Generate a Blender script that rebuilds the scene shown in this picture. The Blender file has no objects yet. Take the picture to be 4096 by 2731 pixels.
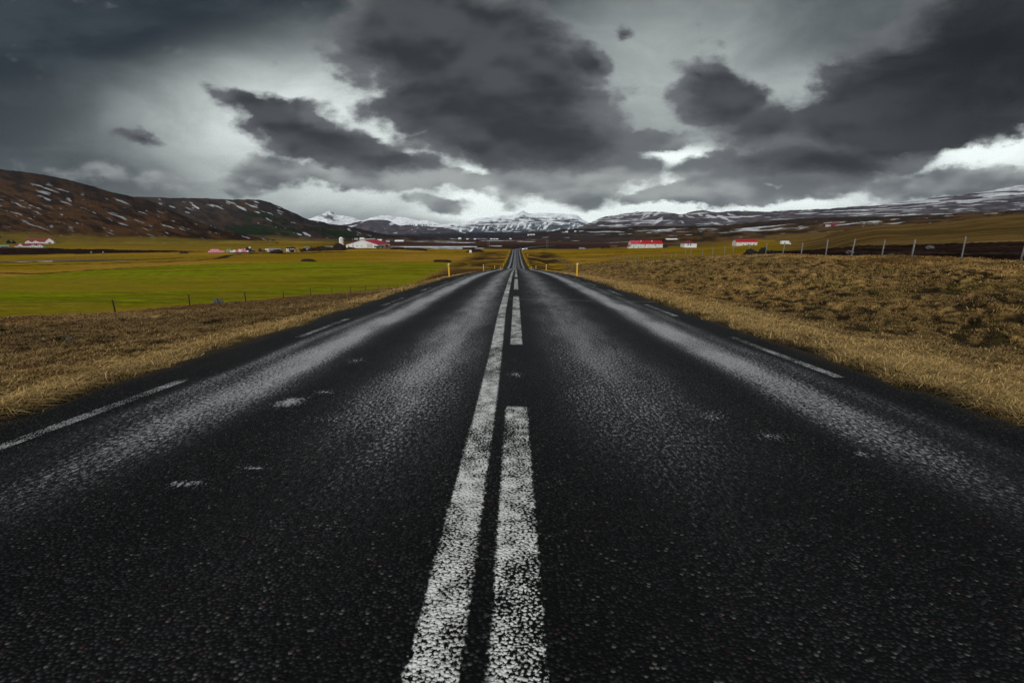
import numpy as np, math, random
# ------------------------------------------------------------------ noise
def _hash(ix, iy, seed):
    h = (ix.astype(np.int64)*374761393 + iy.astype(np.int64)*668265263 + seed*1442695041) & 0x7fffffff
    h = ((h ^ (h >> 13))*1274126177) & 0x7fffffff
    h = ((h ^ (h >> 16))*2246822519) & 0x7fffffff
    return ((h ^ (h >> 15)) & 0xffffff)/float(0xffffff)
def vnoise(x, y, seed=0):
    ix = np.floor(x); iy = np.floor(y); fx = x-ix; fy = y-iy
    fx = fx*fx*fx*(fx*(fx*6-15)+10); fy = fy*fy*fy*(fy*(fy*6-15)+10)
    a = _hash(ix, iy, seed); b = _hash(ix+1, iy, seed); c = _hash(ix, iy+1, seed); d = _hash(ix+1, iy+1, seed)
    return (a*(1-fx)+b*fx)*(1-fy)+(c*(1-fx)+d*fx)*fy
def fbm(x, y, seed=0, octv=4, gain=.5):
    s = 0.; a = 1.; n = 0.
    x = np.asarray(x, float); y = np.asarray(y, float)
    for k in range(octv):
        s = s+a*vnoise(x, y, seed+k*17); n += a; a *= gain
        x, y = x*1.93*.8+y*1.93*.6+11.3, y*1.93*.8-x*1.93*.6+7.7
    return s/n
def sst(a, b, x):
    t = np.clip((x-a)/(b-a), 0, 1); return t*t*(3-2*t)
def pchip(xs, ys, x):
    xs = np.asarray(xs, float); ys = np.asarray(ys, float)
    h = np.diff(xs); dl = np.diff(ys, axis=0)/(h if ys.ndim == 1 else h[:, None])
    m = np.zeros_like(ys)
    hh = h if ys.ndim == 1 else h[:, None]
    w1 = 2*hh[1:]+hh[:-1]; w2 = hh[1:]+2*hh[:-1]
    with np.errstate(divide='ignore', invalid='ignore'):
        mm = (w1+w2)/(w1/dl[:-1]+w2/dl[1:])
    m[1:-1] = np.where(dl[:-1]*dl[1:] > 0, mm, 0.)
    m[0] = dl[0]; m[-1] = dl[-1]
    x = np.clip(x, xs[0], xs[-1])
    i = np.clip(np.searchsorted(xs, x)-1, 0, len(xs)-2)
    t = (x-xs[i])/h[i]
    if ys.ndim == 1:
        y0, y1, m0, m1, hi = ys[i], ys[i+1], m[i], m[i+1], h[i]
    return ((1+2*t)*(1-t)**2*y0+t*(1-t)**2*hi*m0+t*t*(3-2*t)*y1+t*t*(t-1)*hi*m1)
# ------------------------------------------------------------------ terrain (metres; camera stands over the origin, road runs along +Y)
ROAD_Y = [-80,-60,0,5,10,15,20,26,33,50,70,85,95,110,125,145,217,306,404,430,480,520,600,800]
ROAD_Z = [3.6,2.6,0,-.25,-.48,-.70,-.93,-1.22,-1.62,-2.72,-4.12,-5.07,-5.79,-7,-8.2,-9.5,-11.6,-12.3,-13,-13.15,-13.75,-13.9,-13.9,-14]
ROAD_L, ROAD_R = -4.0, 3.82
def road_z(Y): return pchip(ROAD_Y, ROAD_Z, Y)
def road_c(Y):                                   # the road bends to the right beyond the second rise
    d = np.clip(np.asarray(Y, float)-425, 0, 400); return d*d/900.0
LEFT_Y = [-80,0,12,23,30,37,45,70,90,113,130,160,200,240,320,500]
LEFT_Z = [1.6,-1.1,-2.0,-3.1,-4.05,-4.65,-5.45,-7.7,-9.5,-11.3,-12.2,-12.2,-11.75,-12.4,-12.6,-13]
RIGHT_Y = [-80,0,22,30,40,50,57,65,75,85,102,112,122,135,163,190,250,400]
RIGHT_Z = [2.4,.35,-.12,-.3,-.6,-1.0,-1.6,-2.1,-3.1,-3.7,-4.7,-5.25,-7.6,-10.2,-11.7,-12.7,-13.6,-13.4]
COLS = {-3.0: [(20,-3),(40,-5),(70,-7.8),(113,-11),(140,-12),(250,-12.5),(400,-12.2),(615,-11.6),(800,-10),(9000,-10)],
 -1.13: [(20,-2.9),(40,-5),(70,-7.8),(113,-11),(140,-12),(250,-12.5),(400,-12.3),(615,-11.7),(800,-10.5),(9000,-11)],
 -.65: [(20,-2.9),(40,-5),(70,-7.8),(113,-11.2),(140,-12.1),(200,-11.8),(290,-12),(400,-12.2),(615,-12),(900,-10.5),(9000,-12)],
 -.36: [(20,-2.9),(45,-5.4),(70,-7.7),(113,-11.3),(140,-12.3),(200,-11.8),(290,-12),(394,-10.5),(520,-12.3),(800,-12.8),(9000,-13.5)],
 -.1: [(20,-2.9),(45,-5.4),(70,-7.7),(113,-11.3),(140,-12.3),(200,-11.8),(290,-12.6),(400,-13),(520,-14),(9000,-14)],
 .1: [(20,-.1),(50,-1),(85,-3.7),(112,-5.2),(135,-10.2),(163,-11.7),(190,-12.7),(250,-13.7),(400,-13.2),(520,-14),(9000,-14)],
 .35: [(20,0),(50,-.9),(70,-2.4),(95,-5),(150,-10.5),(250,-12),(385,-10.9),(520,-10.6),(700,-9),(9000,-9)],
 .57: [(20,.1),(46,-.8),(75,-1.6),(105,-2.9),(150,-6.5),(250,-9.5),(400,-8),(450,-9),(600,-6),(900,0),(9000,0)],
 .79: [(20,.2),(33,-.2),(76,-.6),(120,-.9),(200,.3),(350,4),(600,12),(9000,12)],
 1.12: [(20,.25),(54,.25),(100,.6),(180,3),(300,9),(480,20),(9000,20)],
 3.0: [(20,.3),(54,.5),(100,1.5),(180,5),(300,12),(480,22),(9000,22)]}
_CT = sorted(COLS)
def far_z(X, Y):
    Yc = np.clip(Y, 20, 9000); t = np.clip(X/Yc, -3, 3); ly = np.log(Yc)
    zs = [pchip(np.log([p[0] for p in COLS[k]]), [p[1] for p in COLS[k]], ly) for k in _CT]
    t = np.clip(t, _CT[0], _CT[-1]); out = np.zeros_like(t)
    for a in range(len(_CT)-1):
        m = (t >= _CT[a]) & (t <= _CT[a+1])
        if not m.any(): continue
        f = sst(_CT[a], _CT[a+1], t[m]); out[m] = zs[a][m]*(1-f)+zs[a+1][m]*f
    return out
def ground_z(X, Y, rough=True):
    X = np.atleast_1d(np.asarray(X, float)); Y = np.atleast_1d(np.asarray(Y, float))
    x = X-road_c(Y)
    zr = road_z(Y); zl = pchip(LEFT_Y, LEFT_Z, Y); zR = pchip(RIGHT_Y, RIGHT_Z, Y)
    hw = sst(3.9, 5.6, np.abs(x))
    # left embankment
    fl = np.clip((-x-5.2)/(27-5.2), 0, 1.25); fl = fl**.38
    zL = (zr-.28)*(1-fl)+zl*fl
    # right ditch, then the bank up to the bench with the fence
    fb = sst(9.0, 17.5, x); zd = zr-.28-.25*sst(5, 9, x)
    zRR = zd*(1-fb)+(zR-.55*(1-sst(16, 23.5, x)))*fb
    # flatten sides for the far road
    near = np.where(x < 0, zL, zRR)
    fz = far_z(X, Y)
    fo = np.where(x < 0, sst(27, 44, -x), sst(24, 42, x))
    z = near*(1-fo)+fz*fo
    R = np.hypot(X, Y)
    if rough:
        off = sst(4.4, 8, np.abs(x))
        z = z+off*((fbm(X*.9, Y*.9, 3, 3)-.5)*.26*(1-sst(60, 160, R)) + (fbm(X*.16, Y*.16, 5, 3)-.5)*.5*sst(10, 40, np.abs(x))
                  + (fbm(X*.02, Y*.02, 9, 3)-.5)*np.clip(R/250, 0, 2.5)*sst(20, 60, np.abs(x)))
        # tussocks on the right bank
        bank = sst(7.5, 11, x)*(1-sst(19, 24, x))*(1-sst(110, 130, Y))
        z = z+bank*(fbm(X*2.1, Y*2.1, 13, 2)-.5)*.36
        z = z+sst(5, 7, -x)*(1-sst(24, 28, -x))*(fbm(X*2.1, Y*2.1, 13, 2)-.5)*.24*(1-sst(70, 140, R))
    # keep under the carriageway
    zu = zr-.22
    return np.where(np.abs(x) < 3.7, zu, zu*(1-hw)+z*hw) if True else z
# ------------------------------------------------------------------ blender side
import bpy
from mathutils import Vector, Matrix
scene = bpy.context.scene
COL = scene.collection
rng = np.random.default_rng(7); random.seed(7)

def tag(o, label=None, cat=None, group=None, kind=None):
    for k, v in (('label', label), ('category', cat), ('group', group), ('kind', kind)):
        if v: o[k] = v
    return o
def empty(name, loc, rz=0.0, **kw):
    o = bpy.data.objects.new(name, None); COL.objects.link(o)
    o.location = loc; o.rotation_euler = (0, 0, rz); o.empty_display_size = .2
    return tag(o, **kw)
def link_mesh(name, me, mat=None, parent=None, smooth=False):
    if mat: me.materials.append(mat)
    if smooth: me.polygons.foreach_set('use_smooth', [True]*len(me.polygons))
    o = bpy.data.objects.new(name, me); COL.objects.link(o)
    if parent: o.parent = parent
    return o
def np_mesh(name, V, Q, col=None, uv=None, smooth=True):
    me = bpy.data.meshes.new(name)
    V = np.asarray(V, np.float32); Q = np.asarray(Q, np.int32); k = Q.shape[1]
    me.vertices.add(len(V)); me.vertices.foreach_set('co', V.ravel())
    me.loops.add(Q.size); me.loops.foreach_set('vertex_index', Q.ravel())
    me.polygons.add(len(Q)); me.polygons.foreach_set('loop_start', np.arange(0, Q.size, k, dtype=np.int32))
    me.polygons.foreach_set('loop_total', np.full(len(Q), k, np.int32))
    if smooth: me.polygons.foreach_set('use_smooth', np.ones(len(Q), bool))
    if col is not None:
        a = me.attributes.new('tint', 'FLOAT_COLOR', 'POINT')
        c = np.ones((len(V), 4), np.float32); c[:, :3] = col; a.data.foreach_set('color', c.ravel())
    if uv is not None:
        u = me.uv_layers.new(name='UVMap'); u.data.foreach_set('uv', np.asarray(uv, np.float32)[Q.ravel()].ravel())
    me.update(); me.validate(); return me
class MB:
    def __init__(s): s.v = []; s.f = []
    def add(s, vs, fs):
        n = len(s.v); s.v += [tuple(v) for v in vs]; s.f += [tuple(i+n for i in f) for f in fs]
    def box(s, x0, x1, y0, y1, z0, z1):
        s.add([(x0,y0,z0),(x1,y0,z0),(x1,y1,z0),(x0,y1,z0),(x0,y0,z1),(x1,y0,z1),(x1,y1,z1),(x0,y1,z1)],
              [(0,3,2,1),(4,5,6,7),(0,1,5,4),(1,2,6,5),(2,3,7,6),(3,0,4,7)]); return s
    def tube(s, a, b, r0, r1=None, n=8):
        r1 = r0 if r1 is None else r1
        a = Vector(a); b = Vector(b); d = (b-a).normalized()
        u = d.orthogonal().normalized(); w = d.cross(u)
        vs = [a+(u*math.cos(2*math.pi*i/n)+w*math.sin(2*math.pi*i/n))*r0 for i in range(n)]
        vs += [b+(u*math.cos(2*math.pi*i/n)+w*math.sin(2*math.pi*i/n))*r1 for i in range(n)]
        s.add(vs, [(i, (i+1) % n, n+(i+1) % n, n+i) for i in range(n)]+[tuple(range(n-1, -1, -1)), tuple(range(n, 2*n))]); return s
    def lathe(s, prof, n=16, M=None):
        vs = []
        for r, z in prof:
            for i in range(n): vs.append(Vector((r*math.cos(2*math.pi*i/n), r*math.sin(2*math.pi*i/n), z)))
        if M is not None: vs = [M @ v for v in vs]
        m = len(prof)
        fs = [(k*n+i, k*n+(i+1) % n, (k+1)*n+(i+1) % n, (k+1)*n+i) for k in range(m-1) for i in range(n)]
        fs += [tuple(range(n-1, -1, -1)), tuple(range((m-1)*n, m*n))]
        s.add(vs, fs); return s
    def prism(s, pts, y0, y1):          # polygon in x-z, extruded along y
        n = len(pts)
        vs = [(x, y0, z) for x, z in pts]+[(x, y1, z) for x, z in pts]
        s.add(vs, [tuple(range(n)), tuple(range(2*n-1, n-1, -1))]+[(i+n, (i+1) % n+n, (i+1) % n, i) for i in range(n)]); return s
    def lump(s, c, rx, ry, rz, seed=0, n=14, m=8, rough=.3):
        vs = []; c = Vector(c)
        for k in range(m+1):
            ph = math.pi*(k/m)-math.pi/2
            for i in range(n):
                th = 2*math.pi*i/n
                d = Vector((math.cos(ph)*math.cos(th), math.cos(ph)*math.sin(th), math.sin(ph)))
                q = 1+rough*(float(fbm(np.array([d.x*1.7+seed*3.1+d.z]), np.array([d.y*1.7+seed*1.7-d.z]), seed, 3)[0])-.5)*2
                vs.append(c+Vector((d.x*rx, d.y*ry, d.z*rz))*q)
        s.add(vs, [(k*n+i, k*n+(i+1) % n, (k+1)*n+(i+1) % n, (k+1)*n+i) for k in range(m) for i in range(n)]); return s
    def build(s, name, mat, parent=None, smooth=False):
        me = bpy.data.meshes.new(name); me.from_pydata(s.v, [], s.f); me.update()
        return link_mesh(name, me, mat, parent, smooth)
def copy_tree(o, parent=None):
    c = o.copy(); COL.objects.link(c)
    if parent: c.parent = parent
    for ch in list(o.children): copy_tree(ch, c)
    return c
def G(x, y): return float(ground_z(x, y)[0])

# ------------------------------------------------------------------ materials
class NT:
    def __init__(s, tree): s.t = tree; s.n = tree.nodes; s.l = tree.links
    def new(s, typ, **kw):
        n = s.n.new(typ)
        for k, v in kw.items(): setattr(n, k, v)
        return n
    def put(s, sock, v):
        if isinstance(v, bpy.types.NodeSocket): s.l.new(v, sock)
        elif v is not None: sock.default_value = v
    def math(s, op, a, b=None, c=None, clamp=False):
        n = s.new('ShaderNodeMath', operation=op, use_clamp=clamp)
        for i, v in enumerate((a, b, c)):
            if v is not None: s.put(n.inputs[i], v)
        return n.outputs[0]
    def ss(s, x, a, b, lo=0., hi=1.):
        n = s.new('ShaderNodeMapRange', interpolation_type='SMOOTHSTEP')
        s.put(n.inputs[0], x)
        for i, v in enumerate((a, b, lo, hi)): s.put(n.inputs[i+1], v)
        return n.outputs[0]
    def mix(s, f, a, b, blend='MIX'):
        n = s.new('ShaderNodeMix', data_type='RGBA', blend_type=blend)
        s.put(n.inputs[0], f)
        for i, v in ((6, a), (7, b)):
            if isinstance(v, tuple): v = (*v, 1.)[:4]
            s.put(n.inputs[i], v)
        return n.outputs[2]
    def vec(s, x, y, z=0.):
        n = s.new('ShaderNodeCombineXYZ')
        for i, v in enumerate((x, y, z)): s.put(n.inputs[i], v)
        return n.outputs[0]
    def noise(s, v, scale, detail=3., rough=.5, dim='3D', out=0, dist=0.):
        n = s.new('ShaderNodeTexNoise', noise_dimensions=dim)
        s.put(n.inputs['Vector'], v); n.inputs['Scale'].default_value = scale
        n.inputs['Detail'].default_value = detail; n.inputs['Roughness'].default_value = rough
        n.inputs['Distortion'].default_value = dist
        return n.outputs[out]
    def blob(s, v, tx, ty, rx, ry, rot=0., w=1.):
        m = s.new('ShaderNodeMapping', vector_type='TEXTURE')
        s.put(m.inputs['Vector'], v); m.inputs['Location'].default_value = (tx, ty, 0)
        m.inputs['Rotation'].default_value = (0, 0, math.radians(rot)); m.inputs['Scale'].default_value = (rx, ry, 1)
        g = s.new('ShaderNodeTexGradient', gradient_type='SPHERICAL'); s.l.new(m.outputs[0], g.inputs[0])
        return s.math('MULTIPLY', g.outputs['Fac'], w)
def base_mat(name):
    m = bpy.data.materials.new(name); m.use_nodes = True
    t = NT(m.node_tree); b = m.node_tree.nodes['Principled BSDF']
    return m, t, b
def plain(name, c, rough=.7, var=.25, scale=3., spec=.3, bump=.0, metal=0.):
    m, t, b = base_mat(name)
    p = t.new('ShaderNodeTexCoord').outputs['Object']
    n = t.noise(p, scale, 5, .6); n2 = t.noise(p, scale*7, 3, .6)
    k = t.math('ADD', t.math('MULTIPLY', n, .7), t.math('MULTIPLY', n2, .3))
    f = t.ss(k, .3, .7)
    t.put(b.inputs['Base Color'], t.mix(f, tuple(x*(1-var) for x in c), tuple(min(1, x*(1+var)) for x in c)))
    b.inputs['Roughness'].default_value = rough; b.inputs['Specular IOR Level'].default_value = spec
    b.inputs['Metallic'].default_value = metal
    if bump:
        bn = t.new('ShaderNodeBump'); bn.inputs['Strength'].default_value = bump; bn.inputs['Distance'].default_value = .05
        t.put(bn.inputs['Height'], n2); t.put(b.inputs['Normal'], bn.outputs[0])
    return m
def ribbed(name, c, period, axis, rough=.5, stain=(.3,.28,.25), var=.15, stainamt=.25):
    m, t, b = base_mat(name)
    p = t.new('ShaderNodeTexCoord').outputs['Object']
    s = t.new('ShaderNodeSeparateXYZ'); t.put(s.inputs[0], p)
    w = t.math('SINE', t.math('MULTIPLY', s.outputs[axis], 2*math.pi/period))
    n = t.noise(p, .7, 5, .65); n2 = t.noise(p, 6., 3, .6)
    c1 = t.mix(t.ss(n2, .3, .7), tuple(x*(1-var) for x in c), tuple(min(1, x*(1+var)) for x in c))
    c2 = t.mix(t.math('MULTIPLY', t.ss(n, .5, .75), stainamt), c1, stain)
    t.put(b.inputs['Base Color'], c2); b.inputs['Roughness'].default_value = rough
    bn = t.new('ShaderNodeBump'); bn.inputs['Strength'].default_value = .5; bn.inputs['Distance'].default_value = .04
    t.put(bn.inputs['Height'], w); t.put(b.inputs['Normal'], bn.outputs[0])
    return m
def land_mat(name, scale=4., amt=.35, bump=.5, bdist=.08, scale2=.5):
    m, t, b = base_mat(name)
    a = t.new('ShaderNodeAttribute', attribute_name='tint').outputs['Color']
    p = t.new('ShaderNodeNewGeometry').outputs['Position']
    n = t.noise(p, scale, 4, .65); n2 = t.noise(p, scale2, 4, .6)
    k = t.math('ADD', t.math('MULTIPLY', n, .65), t.math('MULTIPLY', n2, .35))
    g = t.ss(k, .32, .68, 1-amt, 1+amt)
    t.put(b.inputs['Base Color'], t.mix(1., a, t.vec(g, g, g), 'MULTIPLY'))
    b.inputs['Roughness'].default_value = 1.; b.inputs['Specular IOR Level'].default_value = 0.
    if bump:
        bn = t.new('ShaderNodeBump'); bn.inputs['Strength'].default_value = bump; bn.inputs['Distance'].default_value = bdist
        t.put(bn.inputs['Height'], n); t.put(b.inputs['Normal'], bn.outputs[0])
    return m
M = {}
M['ground'] = land_mat('dry_grassland', 5., .45, .8, .12, .6)
M['field'] = land_mat('hay_meadow', 3., .2, .4, .06, .4)
M['hill'] = land_mat('hillside', .06, .3, .5, 3., .012)
M['mount'] = land_mat('mountainside', .012, .25, .5, 25., .003)
M['white_wall'] = plain('white_painted_concrete', (.70,.70,.67), .8, .10, .5, .2, .1)
M['old_wall'] = plain('weathered_white_render', (.58,.57,.52), .85, .28, .6, .15, .2)
M['barn_wall'] = ribbed('white_corrugated_steel', (.66,.68,.68), .3, 0, .5, (.5,.5,.48), .05, .2)
M['red_roof'] = ribbed('red_corrugated_roof', (.42,.012,.03), .25, 1, .45, (.28,.02,.03), .15, .5)
M['red_roof2'] = ribbed('bright_red_roof', (.36,.008,.012), .25, 0, .5, (.25,.015,.02), .15, .4)
M['faded_roof'] = ribbed('faded_pink_red_roof', (.40,.02,.05), .25, 0, .6, (.62,.30,.34), .2, .8)
M['dark_red'] = ribbed('dark_red_roof', (.16,.018,.02), .25, 0, .6, (.1,.02,.02), .2, .4)
M['white_metal'] = plain('white_sheet_metal', (.74,.74,.72), .4, .08, 1., .4)
M['glass'] = plain('dark_window_glass', (.02,.024,.028), .12, .2, 2., .5)
M['dark'] = plain('dark_opening', (.014,.013,.013), .8, .3, 2.)
M['grey_metal'] = plain('grey_sheet_metal', (.22,.22,.21), .5, .2, .7, .4)
M['pale_door'] = plain('pale_grey_door', (.50,.50,.46), .6, .08, .8)
M['black_rubber'] = plain('black_rubber', (.012,.012,.012), .8, .3, 3.)
M['black_plastic'] = plain('black_bale_wrap', (.012,.013,.015), .35, .3, 3., .5)
M['pink'] = plain('pink_bale_wrap', (.72,.30,.44), .4, .10, 2., .4, .3)
M['white_wrap'] = plain('white_bale_wrap', (.72,.74,.74), .35, .08, 2., .4, .3)
M['green_wrap'] = plain('pale_green_bale_wrap', (.22,.34,.24), .4, .15, 2., .4, .3)
M['yellow'] = plain('yellow_plastic', (.62,.36,.015), .5, .12, 6., .4)
M['reflector'] = plain('white_reflector_band', (.70,.70,.66), .3, .08, 9., .5)
M['post_wood'] = plain('bleached_grey_wood', (.16,.155,.145), .85, .3, 6., .2, .3)
M['dark_wood'] = plain('dark_tarred_wood', (.02,.018,.016), .8, .35, 6., .2, .3)
M['wire'] = plain('rusty_wire', (.08,.07,.06), .6, .3, 9., .4)
M['rock'] = plain('grey_lichen_rock', (.095,.09,.08), .9, .5, 4., .15, .8)
M['black_rock'] = plain('black_lava_rock', (.016,.016,.015), .9, .6, 5., .15, .8)
M['soil'] = plain('dark_brown_soil', (.024,.015,.010), .95, .6, 2.2, .1, .9)
M['brush'] = plain('brown_bare_twigs', (.085,.045,.018), .95, .5, 3., .1, .6)
M['conifer'] = plain('dark_spruce_needles', (.012,.020,.012), .9, .6, 3., .1, .6)
M['bark'] = plain('brown_bark', (.05,.035,.025), .9, .4, 4., .1, .5)
M['orange'] = plain('orange_brown_sign_face', (.34,.10,.02), .5, .15, 3.)
M['turquoise'] = plain('pale_turquoise_steel', (.20,.42,.42), .5, .12, 1.)
M['pale_green'] = plain('pale_green_tarpaulin', (.38,.44,.30), .6, .12, 1.)
M['green_paint'] = plain('dark_green_paint', (.02,.05,.025), .5, .3, 2.)
M['car_dark'] = plain('dark_car_paint', (.03,.032,.036), .25, .1, 2., .5)
M['car_white'] = plain('white_car_paint', (.75,.75,.75), .25, .05, 2., .5)
def lamp_mat():
    m, t, b = base_mat('lit_headlight')
    p = t.new('ShaderNodeTexCoord').outputs['Object']
    b.inputs['Base Color'].default_value = (.8,.8,.78,1)
    t.put(b.inputs['Emission Color'], t.mix(t.noise(p, 5., 2), (1.,.97,.9), (1.,1.,.98)))
    b.inputs['Emission Strength'].default_value = 9.
    return m
M['headlight'] = lamp_mat()
def ice_mat():
    m, t, b = base_mat('pale_ice_water')
    p = t.new('ShaderNodeNewGeometry').outputs['Position']
    f = t.ss(t.noise(p, .08, 5, .6), .35, .65)
    t.put(b.inputs['Base Color'], t.mix(f, (.30,.32,.34), (.56,.58,.59)))
    b.inputs['Roughness'].default_value = .25
    return m
M['ice'] = ice_mat()
def water_mat():
    m, t, b = base_mat('still_river_water')
    p = t.new('ShaderNodeNewGeometry').outputs['Position']
    t.put(b.inputs['Base Color'], t.mix(t.noise(p, .1, 3), (.03,.04,.045), (.07,.085,.09)))
    b.inputs['Roughness'].default_value = .12
    bn = t.new('ShaderNodeBump'); bn.inputs['Strength'].default_value = .15; t.put(bn.inputs['Height'], t.noise(p, 1.5, 3)); t.put(b.inputs['Normal'], bn.outputs[0])
    return m
M['water'] = water_mat()

# ------------------------------------------------------------------ the ground sheet
def lerp(a, b, f): return a+(b-a)*f[..., None]
def C(*c): return np.array(c, float)
def ground_tint(X, Y):
    x = X-road_c(Y); R = np.hypot(X, Y); t = X/np.maximum(Y, 1.)
    n1 = fbm(X*.35, Y*.35, 31, 4); n2 = fbm(X*.06, Y*.06, 37, 4); n3 = fbm(X*1.6, Y*1.6, 41, 3); n4 = fbm(X*.012, Y*.03, 43, 4)
    straw, tan, brown, dark = C(.30,.185,.065), C(.205,.115,.035), C(.085,.052,.022), C(.022,.017,.010)
    c = lerp(np.broadcast_to(tan, X.shape+(3,)), straw, sst(.38, .62, n1))
    c = lerp(c, brown, sst(.52, .72, n2)*.75)
    # ochre pasture of the valley floor
    och = lerp(np.broadcast_to(C(.275,.158,.020), X.shape+(3,)), C(.190,.112,.015), sst(.4, .65, n4))
    och = lerp(och, C(.205,.135,.006), sst(.45, .6, fbm(X*.008, Y*.02, 47, 3)))
    c = lerp(c, och, sst(90, 170, R))
    # pasture of the lower valley on the right, yellower green, in faint strips
    st = fbm((X*.25-Y*.9)*.06, (X+Y)*.004, 53, 3)
    pg = lerp(np.broadcast_to(C(.215,.130,.005), X.shape+(3,)), C(.165,.112,.005), sst(.4, .6, st))
    pg = lerp(pg, C(.22,.125,.028), sst(.55, .7, n4))
    c = lerp(c, pg, sst(40, 80, x)*sst(150, 220, Y)*(1-sst(430, 560, Y+.15*X)))
    c = lerp(c, lerp(np.broadcast_to(C(.115,.070,.024), X.shape+(3,)), C(.055,.034,.014), sst(.4, .62, fbm(X*.02, Y*.06, 49, 4))), sst(.50, .66, t)*sst(46, 70, x)*sst(80, 120, R)*.9)
    # far left meadow in front of the hillside
    c = lerp(c, C(.165,.112,.012), sst(430, 520, Y)*(1-sst(650, 760, Y))*sst(.25, .4, -t)*sst(.3, .45, n4+.12))
    # near verges : pale straw next to the asphalt, heather further out
    verge = (1-sst(6.2, 8.5, np.abs(x)))*(1-sst(110, 180, Y))
    c = lerp(c, C(.36,.235,.085), verge*sst(.30, .5, n3+.05)*.85)
    # the verge carries patches of heather and moss
    tus = .45*fbm(X*2.1, Y*2.1, 13, 2)+.55*fbm(X*3.4, Y*3.4, 15, 2)+.20*(n1-.5)
    hl = (1-sst(.37, .47, tus))*sst(5.6, 8, -x)*(1-sst(26, 29, -x))*(1-sst(140, 200, Y))
    c = lerp(c, lerp(np.broadcast_to(C(.205,.130,.054), X.shape+(3,)), C(.120,.076,.032), sst(.45, .62, n2)), sst(6, 9, -x)*(1-sst(26, 29, -x))*(1-sst(140, 200, Y))*.8)
    c = lerp(c, C(.014,.010,.006), hl*.9)
    c = lerp(c, C(.13,.055,.02), sst(18, 24, -x)*(1-sst(27, 29, -x))*sst(.45, .6, n1)*.7*(1-sst(90, 160, Y)))
    bk = sst(7, 10.5, x)*(1-sst(17.5, 21, x+2.5*(n2-.5)))*(1-sst(118, 150, Y))
    c = lerp(c, lerp(np.broadcast_to(C(.290,.182,.064), X.shape+(3,)), C(.165,.103,.038), sst(.42, .62, n1)), bk*.85)
    hr = (1-sst(.42, .52, tus-.06*bk*sst(.42, .6, n2)))*sst(5.4, 9, x)*(1-sst(19.0, 23, x))*(1-sst(118, 150, Y))
    c = lerp(c, C(.012,.010,.006), hr*.92)
    moss = sst(.6, .7, fbm(X*.5, Y*.5, 59, 3))*sst(9, 12, x)*(1-sst(19, 22, x))*(1-sst(110, 140, Y))
    c = lerp(c, C(.085,.075,.012), moss*.28)
    c = lerp(c, C(.045,.03,.014), sst(.56, .68, fbm(X*.3, Y*.3, 61, 3))*sst(18, 21, x)*(1-sst(27, 30, x))*.6)
    # dark heath on the banks either side of the far road
    fr = sst(4.8, 7, np.abs(x))*(1-sst(20, 34, np.abs(x)))*sst(95, 140, Y)*(1-sst(330, 420, Y))
    c = lerp(c, C(.075,.042,.015), fr*sst(.26, .50, n2)*.95)
    c = lerp(c, C(.022,.016,.010), fr*sst(.50, .60, fbm(X*.09, Y*.035, 67, 4))*.85)
    # marsh and moor beyond the second rise
    ms = fbm(X*.004, Y*.012, 71, 5)
    moor = lerp(np.broadcast_to(C(.070,.036,.026), X.shape+(3,)), C(.030,.019,.016), sst(.38, .62, ms))
    moor = lerp(moor, C(.10,.065,.035), sst(.58, .68, fbm(X*.003, Y*.018, 73, 4))*.7)
    edge = 455+60*(n4-.5)*2-np.clip(t, -.6, .0)*60
    mo = sst(edge-12, edge+25, Y)*sst(-.48, -.30, t)*(1-sst(.28, .55, t)*(1-sst(560, 700, Y)))
    c = lerp(c, moor, mo)
    c = lerp(c, C(.045,.033,.035), sst(1500, 2600, R))
    # ditches, tracks and hedge lines of dark earth
    def line(P, w, f, colr=C(.020,.013,.009)):
        nonlocal c
        d = np.full(X.shape, 1e9)
        for (ax, ay), (bx, by) in zip(P[:-1], P[1:]):
            ux, uy = bx-ax, by-ay; L = ux*ux+uy*uy
            k = np.clip(((X-ax)*ux+(Y-ay)*uy)/L, 0, 1)
            d = np.minimum(d, np.hypot(X-ax-k*ux, Y-ay-k*uy))
        d = d+(n1-.5)*w*1.2
        c = lerp(c, colr, (1-sst(w*.6, w*1.1, d))*f)
    sel = R > 60
    line([(-260,196),(-200,204),(-160,228),(-158,246),(-170,268),(-181,290),(-178,316)], 3.0, .92)
    line([(-178,316),(-150,330),(-110,345),(-70,352)], 1.6, .8)
    line([(-240,170),(-168,158),(-150,200)], 2.2, .9)
    line([(-330,215),(-262,222),(-216,236),(-195,262)], 5.5, .8, C(.03,.022,.02))
    line([(-190,318),(-150,326),(-128,334)], 7.5, .85, C(.022,.022,.018))
    line([(-225,372),(-168,386),(-125,380),(-80,382),(-48,366),(-34,362)], 4.2, .9)
    line([(-300,420),(-200,440),(-100,440),(-40,432),(-5,438)], 2.2, .6)
    line([(40,300),(90,318),(120,332),(170,352),(230,385)], 1.8, .75)
    line([(28,345),(60,352),(110,356)], 2.6, .85)
    line([(30,255),(58,262),(85,268)], 2.4, .8)
    line([(24,185),(34,200),(44,206)], 7.0, .8, C(.022,.017,.010))
    line([(-560,600),(-400,560),(-300,545),(-180,560)], 5., .6, C(.05,.03,.02))
    # fringe of dark gravel along the asphalt
    gr = (1-sst(.35, .95, np.minimum(np.abs(x-ROAD_R), np.abs(x-ROAD_L))+1.1*(n3-.5)))
    c = lerp(c, C(.009,.008,.007), gr*.95)
    # snow lying in hollows of the moor
    sn = sst(.76, .78, fbm(X*.006, Y*.022, 79, 4))*sst(600, 700, Y)*sst(-.4, -.25, t)*(1-sst(2200, 2600, Y))
    c = lerp(c, C(.75,.77,.78), sn)
    return np.clip(c, 0, 1)
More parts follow.
